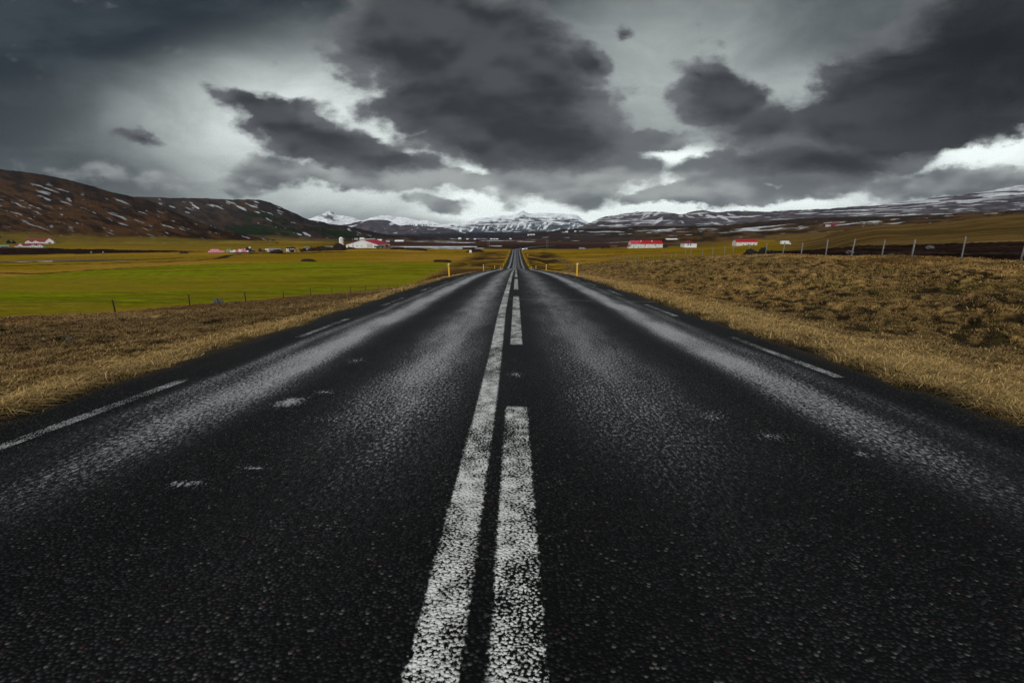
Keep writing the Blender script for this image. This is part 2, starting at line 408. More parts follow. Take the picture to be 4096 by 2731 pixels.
def in_field(X, Y):
    t = X/np.maximum(Y, 1.)
    far = np.interp(t, [-3., -1.13, -.75, -.42, -.15, -.12], [120, 146, 200, 226, 214, 200])+3*(fbm(X*.05, Y*.05, 83, 3)-.5)
    return (X < -28.2+1.8*(fbm(X*.2, Y*.2, 89, 3)-.5)) & (Y < far) & (Y > -60)
def in_plough_near(X, Y):
    xb = np.interp(Y, [-60, 60, 76, 105, 125], [66, 66, 62, 58, 40])+4*(fbm(X*.08, Y*.08, 97, 3)-.5)
    return (X > 26.2+1.0*(fbm(X*.3, Y*.3, 101, 3)-.5)) & (X < xb) & (Y > -60) & (Y < 118)
def in_plough_far(X, Y):
    t = X/np.maximum(Y, 1.); w = 8*(fbm(X*.02, Y*.02, 103, 3)-.5)
    lo = np.interp(t, [-1.7, -1.13, -.84, -.62], [292, 300, 345, 372])+w
    hi = np.interp(t, [-1.7, -1.13, -.84, -.62], [460, 455, 402, 374])+w
    return (Y > lo) & (Y < hi) & (t < -.62) & (t > -1.7)
def field_tint(X, Y):
    s = fbm((X*.97+Y*.22)*.035, (Y*.97-X*.22)*.42, 107, 4); n = fbm(X*.02, Y*.035, 109, 4); q = fbm(X*.3, Y*.6, 113, 3)
    c = lerp(np.broadcast_to(C(.160,.190,.0040), X.shape+(3,)), C(.185,.172,.008), sst(.42, .62, n)*.8)
    c = lerp(c, C(.112,.108,.0040), sst(.46, .60, s)*.9)
    c = lerp(c, C(.19,.135,.02), sst(.50, .68, q)*.45)
    c = lerp(c, C(.205,.145,.012), sst(.56, .66, fbm(X*.010+3, Y*.03, 115, 4))*.6)
    d = np.minimum(np.abs(X+28.2), 30)
    c = lerp(c, C(.20,.135,.02), (1-sst(.5, 3.5, d))*.7)
    return c
def plough_tint(X, Y):
    s = fbm((X+Y*.1)*.9, Y*.08, 127, 3); n = fbm(X*.25, Y*.25, 131, 4)
    c = lerp(np.broadcast_to(C(.011,.0065,.005), X.shape+(3,)), C(.024,.013,.010), sst(.4, .65, n))
    return lerp(c, C(.05,.032,.02), sst(.66, .74, s)*.5)
def build_ground():
    th = np.radians(np.concatenate([np.arange(-180, -62, 4.), np.arange(-62, 62, .125), np.arange(62, 180, 4.)]))
    r = [1.2]
    while r[-1] < 9500: r.append(r[-1]*1.0105+.004)
    r = np.array(r); nt, nr = len(th), len(r)
    T, Rr = np.meshgrid(th, r)
    X = Rr*np.sin(T); Y = Rr*np.cos(T); X, Y = X.ravel(), Y.ravel()
    Z = np.concatenate([ground_z(X[i:i+200000], Y[i:i+200000]) for i in range(0, len(X), 200000)])
    pn, pf, gf = in_plough_near(X, Y), in_plough_far(X, Y), in_field(X, Y)
    Z = Z+np.where(pn, (fbm(X*1.6, Y*1.6, 137, 3)-.5)*.35, 0)
    col = np.concatenate([ground_tint(X[i:i+200000], Y[i:i+200000]) for i in range(0, len(X), 200000)])
    V = np.stack([X, Y, Z], 1)
    ii, jj = np.meshgrid(np.arange(nr-1), np.arange(nt), indexing='ij')
    j2 = (jj+1) % nt
    Q = np.stack([ii*nt+jj, ii*nt+j2, (ii+1)*nt+j2, (ii+1)*nt+jj], -1).reshape(-1, 4)[:, ::-1]
    zone = np.where(gf, 1, np.where(pn, 2, np.where(pf, 3, 0)))[Q[:, 0]]
    for k, name, mat, tf, lab in ((0, 'ground', M['ground'], None, 'dry ochre grassland and dark moor on both sides of the road'),
                        (1, 'green_field', M['field'], field_tint, 'bright green hay meadow left of the road'),
                        (2, 'ploughed_field', M['ground'], plough_tint, 'dark ploughed strip behind the pale post fence'),
                        (3, 'ploughed_field', M['ground'], plough_tint, 'dark ploughed field below the left hillside farm')):
        q = Q[zone == k]; u, inv = np.unique(q, return_inverse=True)
        cc = col[u] if tf is None else tf(X[u], Y[u])
        o = link_mesh(name, np_mesh(name, V[u], inv.reshape(-1, 4), cc), mat)
        tag(o, label=lab, kind='structure')
    # cap over the hidden centre under the camera
    n = nt; me = np_mesh('ground_under_camera', np.vstack([V[:nt], [[0, 0, road_z(np.array(0.))-.3]]]),
                 np.array([[j, (j+1) % nt, nt] for j in range(nt)]), np.vstack([col[:nt], col[:1]]))
    tag(link_mesh('ground', me, M['ground']), label='ground under the road at the camera', kind='structure')
build_ground()

# ------------------------------------------------------------------ hills and mountains : ridges surveyed as (x/y, height/y) seen from the road
def ridge(name, sil, base, Y0, Y1, dt, rows, tintf, mat, rough=1., pw=1., label='', nz=.0006, kind='structure'):
    sil = np.array(sil); base = np.array(base)
    t = np.arange(sil[0, 0], sil[-1, 0]+dt, dt); nt = len(t)
    es = pchip(sil[:, 0], sil[:, 1], t); eb = np.interp(t, base[:, 0], base[:, 1])
    es = np.maximum(es+(fbm(t*90, t*0, 5, 4)-.5)*nz*4*np.clip((es-eb)*60, 0, 1), eb+.0003)
    s = np.concatenate([[-.012], np.linspace(0, 1, rows), np.linspace(1, 1.6, 14)[1:]])
    S, TT = np.meshgrid(s, t, indexing='ij'); ES = es[None, :]; EB = eb[None, :]
    up = np.clip(S, 0, 1); E = EB+(ES-EB)*up**pw
    D0 = np.interp(t, *zip(*Y0))[None, :] if isinstance(Y0, list) else Y0
    D1 = np.interp(t, *zip(*Y1))[None, :] if isinstance(Y1, list) else Y1
    Y = D0+(D1-D0)*S
    dz = (fbm(TT*35, E*140, 3, 4)-.5)*rough*np.clip(np.sin(np.pi*np.clip(S, 0, 1)), 0, 1)**.7
    Z = 1.2+Y*E+dz*(D1*.004)
    back = np.clip(S-1, 0, 1)
    Z = Z-back*(D1-D0)*.35-np.where(S < 0, 14., 0.)
    Xw = TT*Y
    c = tintf(TT, np.clip((E-EB)/np.maximum(ES-EB, 1e-5), 0, 1), E)
    V = np.stack([Xw, Y+0*TT, Z], -1).reshape(-1, 3); nr = len(s)
    ii, jj = np.meshgrid(np.arange(nr-1), np.arange(nt-1), indexing='ij')
    Q = np.stack([ii*nt+jj, ii*nt+jj+1, (ii+1)*nt+jj+1, (ii+1)*nt+jj], -1).reshape(-1, 4)
    o = link_mesh(name, np_mesh(name, V, Q, c.reshape(-1, 3)), mat)
    return tag(o, label=label, kind=kind)
SNOW = C(.74,.77,.80)
def bc(c, t): return np.broadcast_to(c, t.shape+(3,))
def tint_h1(t, s, e):
    p = e+.34*t; n = fbm(t*40, p*160, 3, 5); n2 = fbm(t*14, e*60, 5, 4)
    c = lerp(bc(C(.062,.030,.012), t), C(.012,.008,.006), sst(.42, .62, n)*.85*sst(.0, .6, s+.35))
    c = lerp(c, C(.060,.031,.011), sst(.5, .7, n2)*.6*(1-sst(.2, .7, s)))
    c = lerp(c, C(.010,.008,.007), sst(.62, .98, s)*.55)
    c = lerp(c, C(.13,.092,.014), (1-sst(.08, .17, s+.1*(n2-.5)))*.9)
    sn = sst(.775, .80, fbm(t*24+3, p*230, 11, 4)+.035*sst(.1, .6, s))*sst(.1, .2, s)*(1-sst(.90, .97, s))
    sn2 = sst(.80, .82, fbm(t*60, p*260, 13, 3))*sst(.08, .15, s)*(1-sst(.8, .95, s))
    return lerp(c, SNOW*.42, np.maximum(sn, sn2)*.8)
def tint_h2(t, s, e):
    p = e+.33*t; n = fbm(t*45, p*150, 23, 5); n2 = fbm(t*16, e*80, 25, 4)
    c = lerp(bc(C(.045,.031,.022), t), C(.018,.014,.013), sst(.42, .6, n)*.9)
    c = lerp(c, C(.092,.058,.034), sst(.5, .7, n2)*.7*(1-sst(.3, .7, s)))
    c = lerp(c, C(.12,.085,.02), (1-sst(.05, .14, s+.12*(n2-.5)))*.9*(1-sst(-.42, -.34, t)))
    f1 = sst(.02, .05, s-.12)*(1-sst(.30, .42, s-.1*(n2-.5)))*sst(-.70, -.62, t)*(1-sst(-.50, -.44, t))*sst(.40, .50, fbm(t*26, p*90, 27, 3))
    f2 = sst(.22, .32, s)*(1-sst(.62, .75, s))*sst(-.60, -.55, t)*(1-sst(-.36, -.30, t))*sst(.43, .52, fbm(t*22, p*85, 29, 3))
    c = lerp(c, C(.010,.020,.008), np.maximum(f1, f2)*.92)
    c = lerp(c, C(.018,.016,.018), sst(.65, .85, s)*sst(-.57, -.53, t)*.8)
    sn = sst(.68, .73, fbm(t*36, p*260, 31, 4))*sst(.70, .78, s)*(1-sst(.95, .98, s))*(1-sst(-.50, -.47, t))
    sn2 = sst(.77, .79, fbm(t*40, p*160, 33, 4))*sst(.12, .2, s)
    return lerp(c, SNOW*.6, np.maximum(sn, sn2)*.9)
def tint_m1(t, s, e):
    n = fbm(t*120+e*200, e*160-t*60, 41, 4)
    c = lerp(bc(C(.07,.075,.085), t), SNOW, sst(.30, .60, s+.45*(n-.5)))
    pk = np.exp(-((t+.397)/.022)**2)*sst(.55, .7, n+.06)*sst(.55, .7, s)
    return lerp(c, C(.09,.095,.10), pk)
def tint_m2(t, s, e):
    n = fbm(t*160, e*120, 43, 4)
    c = lerp(bc(SNOW*1.05, t), C(.48,.52,.55), sst(.5, .7, n)*.4)
    cl = (1-sst(.017, .0215, e+.004*(n-.5)))*sst(-.255, -.225, t)
    rib = sst(.40, .55, fbm(t*420, e*90, 45, 3))
    return lerp(c, C(.045,.075,.095), cl*rib)  # blue of the rock ribs includes painted distance haze
def tint_m3(t, s, e):
    p = e-.30*t; n = fbm(t*90, e*260, 47, 4)
    c = lerp(bc(C(.085,.070,.078), t), C(.052,.046,.056), sst(.4, .6, n))
    sn = sst(.68, .71, fbm(t*42, p*330, 49, 4)+.03*sst(.4, .9, s))*sst(.2, .35, s)
    return lerp(c, SNOW*.85, sn)
def tint_m4(t, s, e):
    n = fbm(t*110, e*330, 51, 4)
    c = lerp(bc(C(.060,.078,.092), t), C(.044,.060,.073), sst(.4, .6, n))  # blue cast paints distance haze into the rock colour
    hz = fbm(t*65, e*520, 53, 4); vt = fbm(t*210-e*120, e*130, 55, 4)
    a = np.maximum(sst(.46, .66, hz)*sst(.30, .6, s)*.85, sst(.52, .66, vt)*sst(.22, .32, s)*(1-sst(.55, .7, s)))
    a = np.maximum(a, sst(.70, .86, s+.30*(n-.5)))
    dg = fbm((t-.09)*60+e*330, (e+.45*t)*80, 57, 4)
    a = np.maximum(a, sst(.46, .54, dg)*sst(.05, .075, t)*sst(.45, .6, s))
    a = np.maximum(a, sst(.52, .58, fbm(t*80, e*600, 59, 3))*sst(-.10, -.13, t)*sst(.35, .6, s))
    c = lerp(c, C(.055,.046,.050), (1-sst(.16, .26, s)))
    a = np.maximum(a*sst(.18, .26, s), sst(.60, .64, fbm(t*60, e*700, 61, 3))*(1-sst(.2, .3, s))*sst(.06, .1, s))
    return lerp(c, SNOW, a)
def tint_fs(t, s, e):
    n = fbm(t*140, e*700, 63, 4)
    c = lerp(bc(C(.026,.026,.036), t), C(.018,.020,.026), sst(.4, .6, n))
    return lerp(c, C(.050,.044,.050), sst(.55, .9, s)*.6)
def tint_m7(t, s, e):
    n = fbm(t*60, e*330, 65, 5)
    c = lerp(bc(C(.095,.080,.084), t), C(.050,.044,.052), sst(.4, .62, n))
    band = fbm(t*18, (e-.05*t)*520, 67, 4); top = sst(.30, .95, s)
    a = sst(.675, .715, band+.045*top+.10*sst(.62, .95, t)*top)
    dg = fbm((t-.2)*40, (e-.55*t)*190, 69, 4)
    a = np.maximum(a, sst(.61, .65, dg)*sst(.21, .24, t)*(1-sst(.31, .34, t))*sst(.35, .5, s))
    a = np.maximum(a, sst(.64, .68, fbm(t*46, (e+.3*t)*200, 71, 4))*sst(.33, .36, t)*(1-sst(.44, .48, t))*sst(.3, .5, s))
    a = np.maximum(a, sst(.62, .66, fbm(t*55, e*520, 73, 3))*(1-sst(.24, .27, t))*sst(.35, .45, s))
    a = np.maximum(a, sst(.49, .57, fbm(t*14, (e-.09*t)*330, 75, 4))*sst(.72, .9, t)*sst(.60, .8, s))
    return lerp(c, SNOW*.80, a*.88)
def tint_mh(t, s, e):
    n = fbm(t*34, (e-.06*t)*330, 77, 5); n2 = fbm(t*9, e*120, 79, 4)
    c = lerp(bc(C(.082,.045,.018), t), C(.026,.017,.010), sst(.42, .62, n))
    c = lerp(c, C(.030,.026,.030), (1-sst(.12, .42, t+.10*(n2-.5)))*.75)
    c = lerp(c, C(.024,.018,.014), sst(.62, .86, s+.2*(n2-.5))*.75*(1-sst(.72, .95, t)))
    c = lerp(c, C(.15,.095,.025), (1-sst(.18, .36, s+.18*(n2-.5)))*sst(.38, .55, t)*.8)
    q = e-.075*t
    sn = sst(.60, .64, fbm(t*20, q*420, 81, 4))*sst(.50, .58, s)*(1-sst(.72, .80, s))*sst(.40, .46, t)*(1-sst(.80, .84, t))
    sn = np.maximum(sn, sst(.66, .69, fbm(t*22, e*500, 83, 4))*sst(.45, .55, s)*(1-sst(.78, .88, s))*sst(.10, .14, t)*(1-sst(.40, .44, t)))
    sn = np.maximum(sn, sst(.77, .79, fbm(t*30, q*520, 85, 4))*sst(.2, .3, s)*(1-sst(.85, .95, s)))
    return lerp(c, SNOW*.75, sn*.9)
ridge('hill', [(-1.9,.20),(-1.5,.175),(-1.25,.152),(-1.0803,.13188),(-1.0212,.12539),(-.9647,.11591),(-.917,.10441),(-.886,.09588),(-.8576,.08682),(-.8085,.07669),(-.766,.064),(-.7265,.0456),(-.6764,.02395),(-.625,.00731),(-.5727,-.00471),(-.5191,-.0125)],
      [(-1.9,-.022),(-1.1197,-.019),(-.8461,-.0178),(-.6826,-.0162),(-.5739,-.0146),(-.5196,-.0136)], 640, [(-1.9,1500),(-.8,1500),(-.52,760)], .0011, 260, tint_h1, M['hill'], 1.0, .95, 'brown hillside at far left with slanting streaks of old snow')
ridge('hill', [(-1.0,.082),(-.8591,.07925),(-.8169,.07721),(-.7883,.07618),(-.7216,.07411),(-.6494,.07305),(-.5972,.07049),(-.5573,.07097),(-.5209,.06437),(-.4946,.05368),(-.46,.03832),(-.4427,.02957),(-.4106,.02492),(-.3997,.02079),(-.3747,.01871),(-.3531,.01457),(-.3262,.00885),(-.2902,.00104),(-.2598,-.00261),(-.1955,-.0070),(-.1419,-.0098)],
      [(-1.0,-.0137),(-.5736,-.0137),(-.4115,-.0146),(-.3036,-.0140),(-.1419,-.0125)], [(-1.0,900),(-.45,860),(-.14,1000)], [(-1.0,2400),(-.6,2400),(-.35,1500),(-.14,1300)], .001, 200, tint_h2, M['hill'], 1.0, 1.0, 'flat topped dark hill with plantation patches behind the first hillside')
ridge('snowy_mountain', [(-.56,.024),(-.4878,.02907),(-.441,.03112),(-.4293,.03523),(-.4144,.04036),(-.4032,.04598),(-.3961,.04853),(-.39,.04495),(-.3819,.04034),(-.3587,.03675),(-.3441,.03315),(-.3301,.02697),(-.3118,.02181),(-.2694,.01611)],
      [(-.56,-.002),(-.26,-.002)], 7500, 8800, .0007, 110, tint_m1, M['mount'], .6, 1., 'pointed snow covered peak above the left hill')
ridge('snowy_mountain', [(-.3652,.02285),(-.3301,.028),(-.3001,.0355),(-.2838,.0388),(-.2468,.0362),(-.2258,.03209),(-.2046,.02848),(-.1727,.02642),(-.1638,.02332),(-.1543,.0192),(-.1251,.01609)],
      [(-.3652,-.002),(-.1251,-.002)], 6600, 7600, .0006, 110, tint_m2, M['mount'], .6, 1., 'broad white snow plateau left of the central mountain')
ridge('mountain', [(-.43,.014),(-.4087,.01613),(-.3655,.01975),(-.3275,.02645),(-.2952,.02954),(-.2766,.02902),(-.2635,.02438),(-.2479,.01818),(-.2265,.01817),(-.1998,.0161),(-.1625,.01454),(-.1413,.0104),(-.1147,.00312),(-.096,-.00052),(-.0613,-.0030)],
      [(-.43,-.0045),(-.06,-.0045)], 3600, 4700, .0006, 120, tint_m3, M['mount'], .8, 1., 'dark snow streaked foothill before the snow plateau')
ridge('mountain', [(-.24,.012),(-.1945,.0161),(-.1596,.01971),(-.1409,.02126),(-.1142,.02383),(-.0981,.0264),(-.0874,.03102),(-.0661,.03409),(-.0528,.0346),(-.0342,.03715),(-.0077,.0397),(.0055,.04378),(.0145,.04836),(.0214,.04428),(.0346,.04173),(.0505,.04376),(.0822,.04222),(.1087,.04068),(.1256,.04017),(.138,.03198),(.1542,.02377),(.1651,.01863),(.2055,.0057)],
      [(-.24,-.003),(.21,-.003)], 5400, 6500, .0005, 170, tint_m4, M['mount'], .8, 1., 'blue grey central mountain with snow gullies at the end of the road')
tag(ridge('forest', [(-.33,-.004),(-.2704,-.00104),(-.1952,.00104),(-.1147,.0026),(-.0344,.00416),(.0243,.0052),(.0723,.00623),(.1256,.00727),(.2054,.00778),(.30,.008)],
      [(-.33,-.0092),(.30,-.0092)], 1700, 2900, .0006, 80, tint_fs, M['mount'], .5, 1., 'dark band of far forest below the central mountain', .0012), kind='stuff')
ridge('mountain', [(.06,.001),(.099,.00571),(.1255,.01037),(.1491,.02017),(.1673,.02788),(.1808,.03402),(.2143,.04013),(.2457,.04419),(.2825,.0457),(.3088,.04519),(.3354,.04213),(.3487,.0406),(.3667,.04466),(.3906,.0482),(.4086,.04616),(.4246,.04413),(.4402,.04564),(.4793,.04715),(.5188,.04561),(.5709,.04812),(.6488,.05112),(.7003,.05513),(.752,.05762),(.8026,.06462),(.8277,.06911),(.8378,.0706),(.8784,.07407),(.9289,.07951),(.9788,.08642),(1.0133,.09281),(1.0505,.09967),(1.1504,.11572),(1.4,.14),(1.9,.16)],
      [(.06,-.002),(.2853,.002),(.4968,.006),(.7582,.019),(1.0661,.034),(1.9,.05)], [(.06,2400),(.5,2000),(1.9,1500)], [(.06,3800),(.5,3300),(1.9,2600)], .0011, 150, tint_m7, M['mount'], .7, 1., 'long dark ridge with bands of snow along the right skyline')
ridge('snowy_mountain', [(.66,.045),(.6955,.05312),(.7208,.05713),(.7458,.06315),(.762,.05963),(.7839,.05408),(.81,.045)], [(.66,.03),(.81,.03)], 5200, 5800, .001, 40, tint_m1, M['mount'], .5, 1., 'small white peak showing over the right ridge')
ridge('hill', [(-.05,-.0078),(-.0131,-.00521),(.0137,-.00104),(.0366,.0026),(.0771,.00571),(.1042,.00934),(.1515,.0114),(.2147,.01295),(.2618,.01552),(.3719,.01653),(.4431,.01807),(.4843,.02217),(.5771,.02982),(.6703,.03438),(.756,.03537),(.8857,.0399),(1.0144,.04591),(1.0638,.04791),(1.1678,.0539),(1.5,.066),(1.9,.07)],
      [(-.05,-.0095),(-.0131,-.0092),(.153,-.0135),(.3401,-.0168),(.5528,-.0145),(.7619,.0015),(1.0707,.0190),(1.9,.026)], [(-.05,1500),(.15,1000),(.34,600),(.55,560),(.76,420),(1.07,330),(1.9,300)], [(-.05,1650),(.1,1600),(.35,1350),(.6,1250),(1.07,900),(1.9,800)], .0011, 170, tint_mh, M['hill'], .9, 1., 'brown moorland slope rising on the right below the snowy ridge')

# ------------------------------------------------------------------ the road
def road_material():
    m, t, b = base_mat('worn_chip_seal')
    uv = t.new('ShaderNodeUVMap').outputs[0]
    sx = t.new('ShaderNodeSeparateXYZ'); t.put(sx.inputs[0], uv); la, lo = sx.outputs[0], sx.outputs[1]
    vo = t.new('ShaderNodeTexVoronoi', voronoi_dimensions='2D', feature='F1'); t.put(vo.inputs['Vector'], t.vec(t.math('MULTIPLY', la, 1.), t.math('MULTIPLY', lo, 1.15)))
    vo.inputs['Scale'].default_value = 62.; vo.inputs['Randomness'].default_value = 1.
    d = vo.outputs['Distance']; rc = t.new('ShaderNodeSeparateColor'); t.put(rc.inputs[0], vo.outputs['Color'])
    r1, r2, r3 = rc.outputs
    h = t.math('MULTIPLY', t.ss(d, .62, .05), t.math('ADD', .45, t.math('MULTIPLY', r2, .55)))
    big = t.noise(uv, 1.3, 5, .6, '2D'); mid = t.noise(uv, 9., 4, .6, '2D'); fine = t.noise(uv, 120., 3, .65, '2D')
    g = t.math('ADD', .0022, t.math('MULTIPLY', t.math('POWER', r1, 2.6), .026))
    g = t.math('MULTIPLY', g, t.ss(big, .3, .7, .7, 1.3))
    stone = t.vec(g, t.math('MULTIPLY', g, 1.0), t.math('MULTIPLY', g, 1.04))
    red = t.math('MULTIPLY', t.ss(r3, .985, .995), .5)
    stone = t.mix(red, stone, (.07,.022,.012))
    pale = t.ss(r2, .965, .985); stone = t.mix(t.math('MULTIPLY', pale, .7), stone, (.10,.095,.085))
    col = t.mix(t.ss(h, .06, .32), (.0035,.0035,.0038), stone)  # black bitumen in the gaps, also painting cavity shade between the stones
    # wheel paths and dusty bands, running along the road
    def gauss(c, w):
        q = t.math('DIVIDE', t.math('SUBTRACT', la, c), w); return t.math('EXPONENT', t.math('MULTIPLY', t.math('MULTIPLY', q, q), -1.))
    warp = t.math('MULTIPLY', t.math('SUBTRACT', t.noise(t.vec(0., lo), .35, 3, .5, '2D'), .5), .22)
    la_keep = la; la = t.math('ADD', la, warp)
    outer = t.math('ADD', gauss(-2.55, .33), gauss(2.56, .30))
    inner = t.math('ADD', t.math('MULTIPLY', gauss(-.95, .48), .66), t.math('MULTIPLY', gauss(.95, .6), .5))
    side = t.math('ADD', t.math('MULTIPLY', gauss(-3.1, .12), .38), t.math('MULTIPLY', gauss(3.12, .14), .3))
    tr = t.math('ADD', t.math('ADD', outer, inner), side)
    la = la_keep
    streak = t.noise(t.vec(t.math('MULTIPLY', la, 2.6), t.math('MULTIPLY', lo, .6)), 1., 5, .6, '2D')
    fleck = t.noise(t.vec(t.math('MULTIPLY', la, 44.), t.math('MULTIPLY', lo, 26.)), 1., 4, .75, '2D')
    wear_vignette = t.math('MULTIPLY', tr, t.math('MULTIPLY', t.ss(streak, .25, .70, .62, 1.1), t.ss(lo, 1.3, 4.6, .12, 1.)))  # worn tracks, faded near the camera to paint in a vignette
    wm = t.ss(t.math('ADD', t.math('MULTIPLY', wear_vignette, .50), t.math('MULTIPLY', t.math('SUBTRACT', fleck, .5), 1.35)), .13, .46)
    wm = t.math('MULTIPLY', wm, t.ss(wear_vignette, .03, .34))
    spots = None
    for (a, o2, w1, w2, k) in ((-1.92,3.62,.22,.26,.8),(-1.74,3.9,.22,.12,.55),(-1.78,2.2,.26,.07,.62),(-1.52,2.38,.20,.05,.5),(-1.9,5.2,.2,.3,.5),(1.5,3.3,.26,.3,.48),(2.2,2.64,.16,.10,.55),(1.75,2.9,.26,.18,.48),(.0,4.45,.13,.22,.6),(-.02,5.1,.12,.22,.5),(1.2,4.3,.4,.4,.45),(-1.35,3.2,.4,.2,.45)):
        s = t.blob(uv, a, o2, w1, w2, 0, k); spots = s if spots is None else t.math('MAXIMUM', spots, s)
    sm = t.ss(t.math('ADD', spots, t.math('MULTIPLY', t.math('SUBTRACT', fleck, .5), 1.9)), .42, .70)
    sm = t.math('MULTIPLY', sm, t.ss(spots, .0, .1))
    dust_sheen = t.mix(r1, (.22,.226,.236), (.58,.585,.59))  # pale track dust, brightened in place of grazing sheen
    col = t.mix(t.math('MULTIPLY', t.math('MAXIMUM', wm, sm), .80), col, dust_sheen)
    # soil and chopped straw trodden onto the ragged margins
    mg = t.math('ADD', t.math('ABSOLUTE', t.math('ADD', la, .09)), t.math('MULTIPLY', t.math('SUBTRACT', t.noise(uv, 3.2, 5, .7, '2D'), .5), .55))
    mg = t.ss(mg, 3.72, 3.90)
    bits = t.ss(t.noise(uv, 70., 3, .7, '2D'), .56, .64)
    col = t.mix(mg, col, t.mix(bits, (.0075,.006,.0045), (.13,.085,.035)))
    wm = t.math('MULTIPLY', wm, t.math('SUBTRACT', 1., mg))
    # fresh bitumen where old dashes were burnt off, and a paving seam across the right lane
    old = t.math('MULTIPLY', t.ss(t.math('ABSOLUTE', t.math('SUBTRACT', la, .02)), .19, .13), t.ss(big, .25, .5, .35, .9))
    old = t.math('MULTIPLY', old, t.ss(lo, 4.6, 5.2, 0., 1.))
    col = t.mix(old, col, (.006,.006,.0065))
    sm2 = t.math('ADD', lo, t.math('MULTIPLY', t.math('SUBTRACT', t.noise(t.vec(la, 0.), 2.5, 3, .6, '2D'), .5), .12))
    seam = t.math('MULTIPLY', t.ss(t.math('ABSOLUTE', t.math('SUBTRACT', sm2, 12.6)), .07, .03), t.ss(la, -.6, -.2))
    col = t.mix(t.math('MULTIPLY', seam, .55), col, (.17,.172,.178))
    # painted lines, worn off the stone tops
    jig = t.math('MULTIPLY', t.math('SUBTRACT', t.noise(uv, 38., 3, .6, '2D'), .5), .045)
    lj = t.math('ADD', la, jig)
    def stripe(c, hw):
        return t.ss(t.math('ABSOLUTE', t.math('SUBTRACT', lj, c)), hw+.008, hw-.008)
    def dash(start, per, ln):
        q = t.math('FLOORED_MODULO', t.math('SUBTRACT', t.math('ADD', lo, t.math('MULTIPLY', jig, 1.2)), start), per)
        return t.math('MULTIPLY', t.ss(q, -.02, .02), t.ss(q, ln+.03, ln-.03))
    cen = t.math('SUBTRACT', -.238, t.math('MULTIPLY', t.ss(lo, 3., 11.), .065))
    solid = stripe(cen, .077)
    dsh = t.math('MULTIPLY', stripe(.006, .082), dash(-4.1, 10.15, 7.52))
    el = t.math('MULTIPLY', stripe(-3.4, .055), dash(2.3, 4.6, 2.1))
    er = t.math('MULTIPLY', stripe(3.4, .055), dash(4.6, 4.93, 2.4))
    em = t.math('MAXIMUM', el, er)
    ln = t.math('MAXIMUM', t.math('MAXIMUM', solid, dsh), em)
    chipn = t.noise(uv, 78., 3, .7, '2D')
    chip = t.ss(t.math('ADD', t.math('MULTIPLY', chipn, 1.0), t.math('ADD', t.math('MULTIPLY', h, .30), t.math('ADD', t.math('MULTIPLY', t.math('SUBTRACT', big, .5), .62), t.math('SUBTRACT', t.math('MULTIPLY', t.math('SUBTRACT', mid, .5), .45), t.math('MULTIPLY', em, .11))))), .50, .62)
    paint = t.math('MULTIPLY', ln, chip)
    pc = t.mix(em, t.mix(t.ss(mid, .3, .7), (.44,.44,.42), (.68,.69,.66)), (.42,.425,.42))
    col = t.mix(paint, col, pc)
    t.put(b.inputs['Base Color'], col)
    t.put(b.inputs['Roughness'], t.math('SUBTRACT', t.ss(fine, .3, .7, .50, .66), t.math('MULTIPLY', wear_vignette, .26)))
    t.put(b.inputs['Specular IOR Level'], t.math('ADD', .10, t.math('MULTIPLY', t.math('MULTIPLY', wear_vignette, t.ss(fleck, .30, .62)), 1.7, clamp=True)))
    hh = t.math('ADD', t.math('ADD', h, t.math('MULTIPLY', fine, .25)), t.math('MULTIPLY', paint, .15))
    bn = t.new('ShaderNodeBump'); bn.inputs['Strength'].default_value = .9; bn.inputs['Distance'].default_value = .006
    t.put(bn.inputs['Height'], hh); t.put(b.inputs['Normal'], bn.outputs[0])
    t.put(bn.inputs['Strength'], t.math('SUBTRACT', .9, t.math('MULTIPLY', wm, .55)))
    return m
def build_road():
    ys = [-45.]
    while ys[-1] < 640: ys.append(ys[-1]+max(.12, min(2.5, abs(ys[-1])*.014)))
    ys = np.array(ys)
    xs = np.concatenate([[-.16,-.05], np.linspace(0, 1, 45), [1.05, 1.16]])
    nl = .22*(fbm(ys*1.4, ys*0, 201, 5, .65)-.5)*2+.14*(fbm(ys*5, ys*0, 205, 3)-.5); nr_ = .22*(fbm(ys*1.4, ys*0+9, 203, 5, .65)-.5)*2+.14*(fbm(ys*5, ys*0+3, 207, 3)-.5)
    L = ROAD_L+nl; Rr = ROAD_R+nr_
    P = []; UV = []
    for k, y in enumerate(ys):
        c = float(road_c(y)); z0 = float(road_z(np.array(y)))
        for q in xs:
            u = min(max(q, 0), 1); x = L[k]+(Rr[k]-L[k])*u
            z = z0-.018*abs(x+.1)-.012*(math.exp(-((x+2.55)/.4)**2)+math.exp(-((x-2.55)/.4)**2))
            if q < 0: x += q*1.0*2; z -= .03 if q > -.1 else .26
            if q > 1: x += (q-1)*2; z -= .03 if q < 1.1 else .26
            P.append((x+c, y, z+.03)); UV.append((x, y))
    n = len(xs)
    Q = np.array([[k*n+j, k*n+j+1, (k+1)*n+j+1, (k+1)*n+j] for k in range(len(ys)-1) for j in range(n-1)])
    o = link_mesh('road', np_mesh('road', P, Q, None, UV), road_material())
    tag(o, label='straight black two lane road with worn white centre lines', kind='structure')
build_road()
